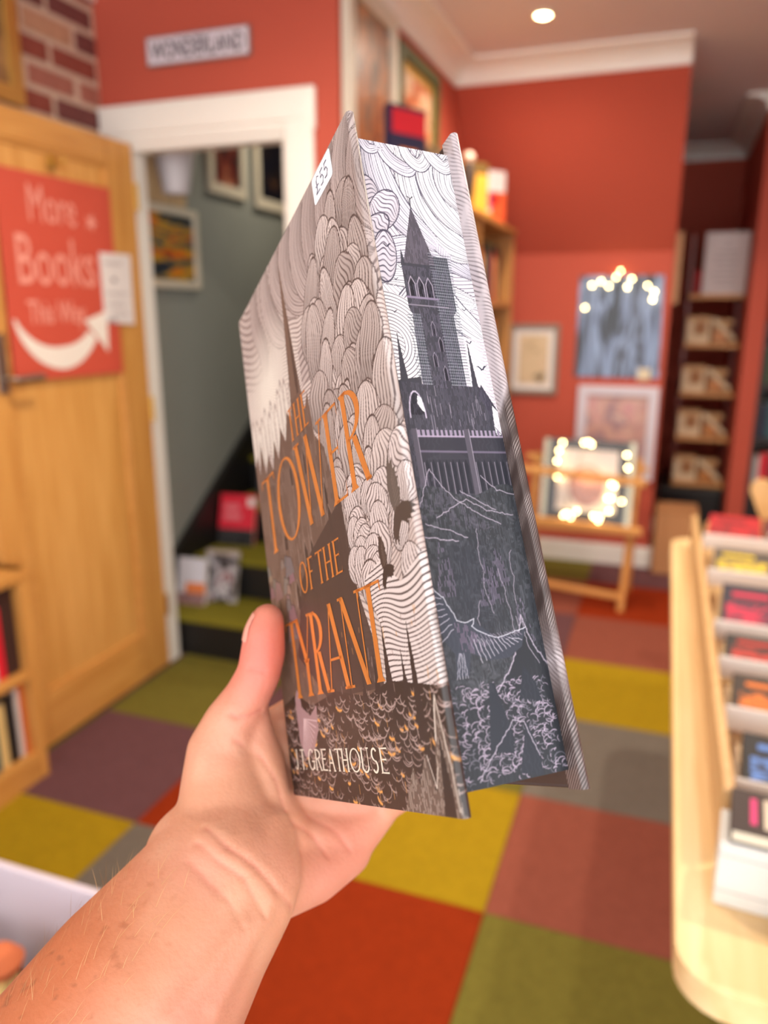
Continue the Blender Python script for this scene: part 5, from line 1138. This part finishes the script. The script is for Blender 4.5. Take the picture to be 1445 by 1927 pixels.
for pts, s_ in creases:
    q = snap([(x, y, 0) for x, y in pts])
    if len(q) > 1:
        d = seg_dist(co, q); disp += -0.0007 * s_ * np.exp(-(d / 0.0011) ** 2) + 0.0002 * s_ * np.exp(-((d - 0.0036) / 0.0022) ** 2)
# two wrist tendons
for pts in ([(470, 1740), (400, 1830), (330, 1927)], [(520, 1700), (470, 1800), (420, 1900)]):
    q = snap([(x, y, 0) for x, y in pts])
    if len(q) > 1: disp += 0.0012 * np.exp(-(seg_dist(co, q) / 0.004) ** 2)
co2 = co + nor * disp[:, None]
# skin colour: peach, rosier on thumb and palm heel, freckled on the outer forearm
def h3(P, sc, seed):
    r = np.random.default_rng(seed); g = r.random((24, 24, 24)); x = P / sc; i = np.floor(x).astype(int); f = x - i; f = f * f * (3 - 2 * f); o_ = 0
    for a in (0, 1):
        for b in (0, 1):
            for c in (0, 1):
                w_ = (f[:, 0] if a else 1 - f[:, 0]) * (f[:, 1] if b else 1 - f[:, 1]) * (f[:, 2] if c else 1 - f[:, 2]); o_ = o_ + w_ * g[(i[:, 0] + a) % 24, (i[:, 1] + b) % 24, (i[:, 2] + c) % 24]
    return o_
base = np.tile(np.array([210, 150, 119.]), (nv, 1))
def blend(mask, col): 
    global base
    base = base * (1 - mask[:, None]) + np.array(col, float) * mask[:, None]
blend(np.clip(h3(co, 0.022, 1) - .35, 0, 1) * .8, (210, 142, 122)); blend(np.clip(h3(co, 0.011, 2) - .5, 0, 1) * .7, (226, 184, 154))
th = np.array(bw(15, 66, -12)); blend(np.exp(-(np.linalg.norm(co - th, axis=1) / 0.024) ** 2) * .85, (222, 112, 100))
hh = np.array(bw(-18, -30, 22)); blend(np.exp(-(np.linalg.norm(co - hh, axis=1) / 0.030) ** 2) * .6, (214, 128, 114))
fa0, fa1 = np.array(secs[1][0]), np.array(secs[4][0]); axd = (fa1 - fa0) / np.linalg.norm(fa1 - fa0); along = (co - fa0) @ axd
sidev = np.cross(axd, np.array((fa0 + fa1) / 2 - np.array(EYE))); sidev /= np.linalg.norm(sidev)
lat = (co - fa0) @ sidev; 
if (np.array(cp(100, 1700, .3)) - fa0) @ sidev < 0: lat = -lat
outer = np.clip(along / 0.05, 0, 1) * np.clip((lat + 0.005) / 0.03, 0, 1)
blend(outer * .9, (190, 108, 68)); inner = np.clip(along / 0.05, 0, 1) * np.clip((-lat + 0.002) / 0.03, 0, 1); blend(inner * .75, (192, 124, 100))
fr = np.clip((h3(co, 0.0022, 5) - .77) * 9, 0, 1) * outer; blend(fr * .8, (158, 92, 60))
blend(np.clip(-disp / 0.0007, 0, 1) * .3, (206, 110, 98))
base = np.clip(base / 255.0, 0, 1); lb = np.where(base <= 0.04045, base / 12.92, ((base + 0.055) / 1.055) ** 2.4)
org = np.array(secs[3][0]); pm.vertices.foreach_set('co', (co2 - org).ravel().astype(np.float32))
ca = pm.color_attributes.new('print', 'FLOAT_COLOR', 'POINT'); ca.data.foreach_set('color', np.concatenate([lb, np.ones((nv, 1))], 1).ravel().astype(np.float32))
pm.name = 'person'; pm.materials.clear(); pm.materials.append(vcol_mat('skin', 0.48, bump=0.25, sss=0.22, spec=0.4)); pm.shade_smooth(); pm.update()
person = bpy.data.objects.new('person', pm); COL.objects.link(person); person.location = Vector(org)
tag(person, 'bare left forearm and hand gripping the illustrated hardback by its spine', 'person')
# thumbnail
na = (bw(19.5, 80, -9) - bw(15, 65, -12)).normalized(); nn = (-(BW) - na * (-(BW)).dot(na)).normalized(); nn = (nn - BU * 0.45).normalized(); nn = (nn - na * nn.dot(na)).normalized(); ns = na.cross(nn)
nc = bw(17.6, 75.5, -9.6); nmv, nmf = [], []
NU, NV_ = 9, 9
for i in range(NU):
    for j in range(NV_):
        a = -1 + 2 * i / (NU - 1); l = -1 + 2 * j / (NV_ - 1); ang = a * 0.8
        ww = 0.0091; taper = 1 - 0.10 * max(0, l) ** 2 * 2
        nmv.append(nc + na * (l * 0.0072 * (1 - 0.12 * a * a)) + ns * (ww * math.sin(ang) * taper) + nn * (ww * math.cos(ang) * (1 - 0.06 * max(0, l)) + 0.0002))
for i in range(NU - 1):
    for j in range(NV_ - 1): nmf.append((i * NV_ + j, (i + 1) * NV_ + j, (i + 1) * NV_ + j + 1, i * NV_ + j + 1))
for k_, p in enumerate(nmv):
    i_ = int(np.argmin(((co2 - np.array(p)) ** 2).sum(1))); dome = 0.00045
    nmv[k_] = Vector(co2[i_]) + Vector(nor[i_]) * dome
nl = MB(); nl.add(nmv, nmf); nl.smooth = True
nail = nl.build('thumbnail', mat('nail', (232, 164, 146), 0.3, var=0.05, coat=0.3), person)
# fine forearm hair
hr = MB(); hrg = np.random.default_rng(4); idx = np.where((along > 0.01) & (along < 0.17) & (lat > 0.006))[0]
for i in hrg.choice(idx, min(len(idx), 420), replace=False):
    p = Vector(co2[i]); nrm = Vector(nor[i]); d = (Vector(-axd) * 0.9 + nrm * 0.55 + Vector(hrg.normal(0, .25, 3))).normalized(); L = hrg.uniform(.006, .013); sv = d.cross(nrm).normalized() * 0.00009
    m1 = p + d * L * .5; e = m1 + (d + Vector((0, 0, -0.25))).normalized() * L * .5
    hr.add([p - sv, p + sv, m1 + sv * .8, m1 - sv * .8, e], [(0, 1, 2, 3), (3, 2, 4)])
tag(hr.build('arm_hair', mat('hair_ginger', (196, 148, 96), 0.5), person), kind='stuff')
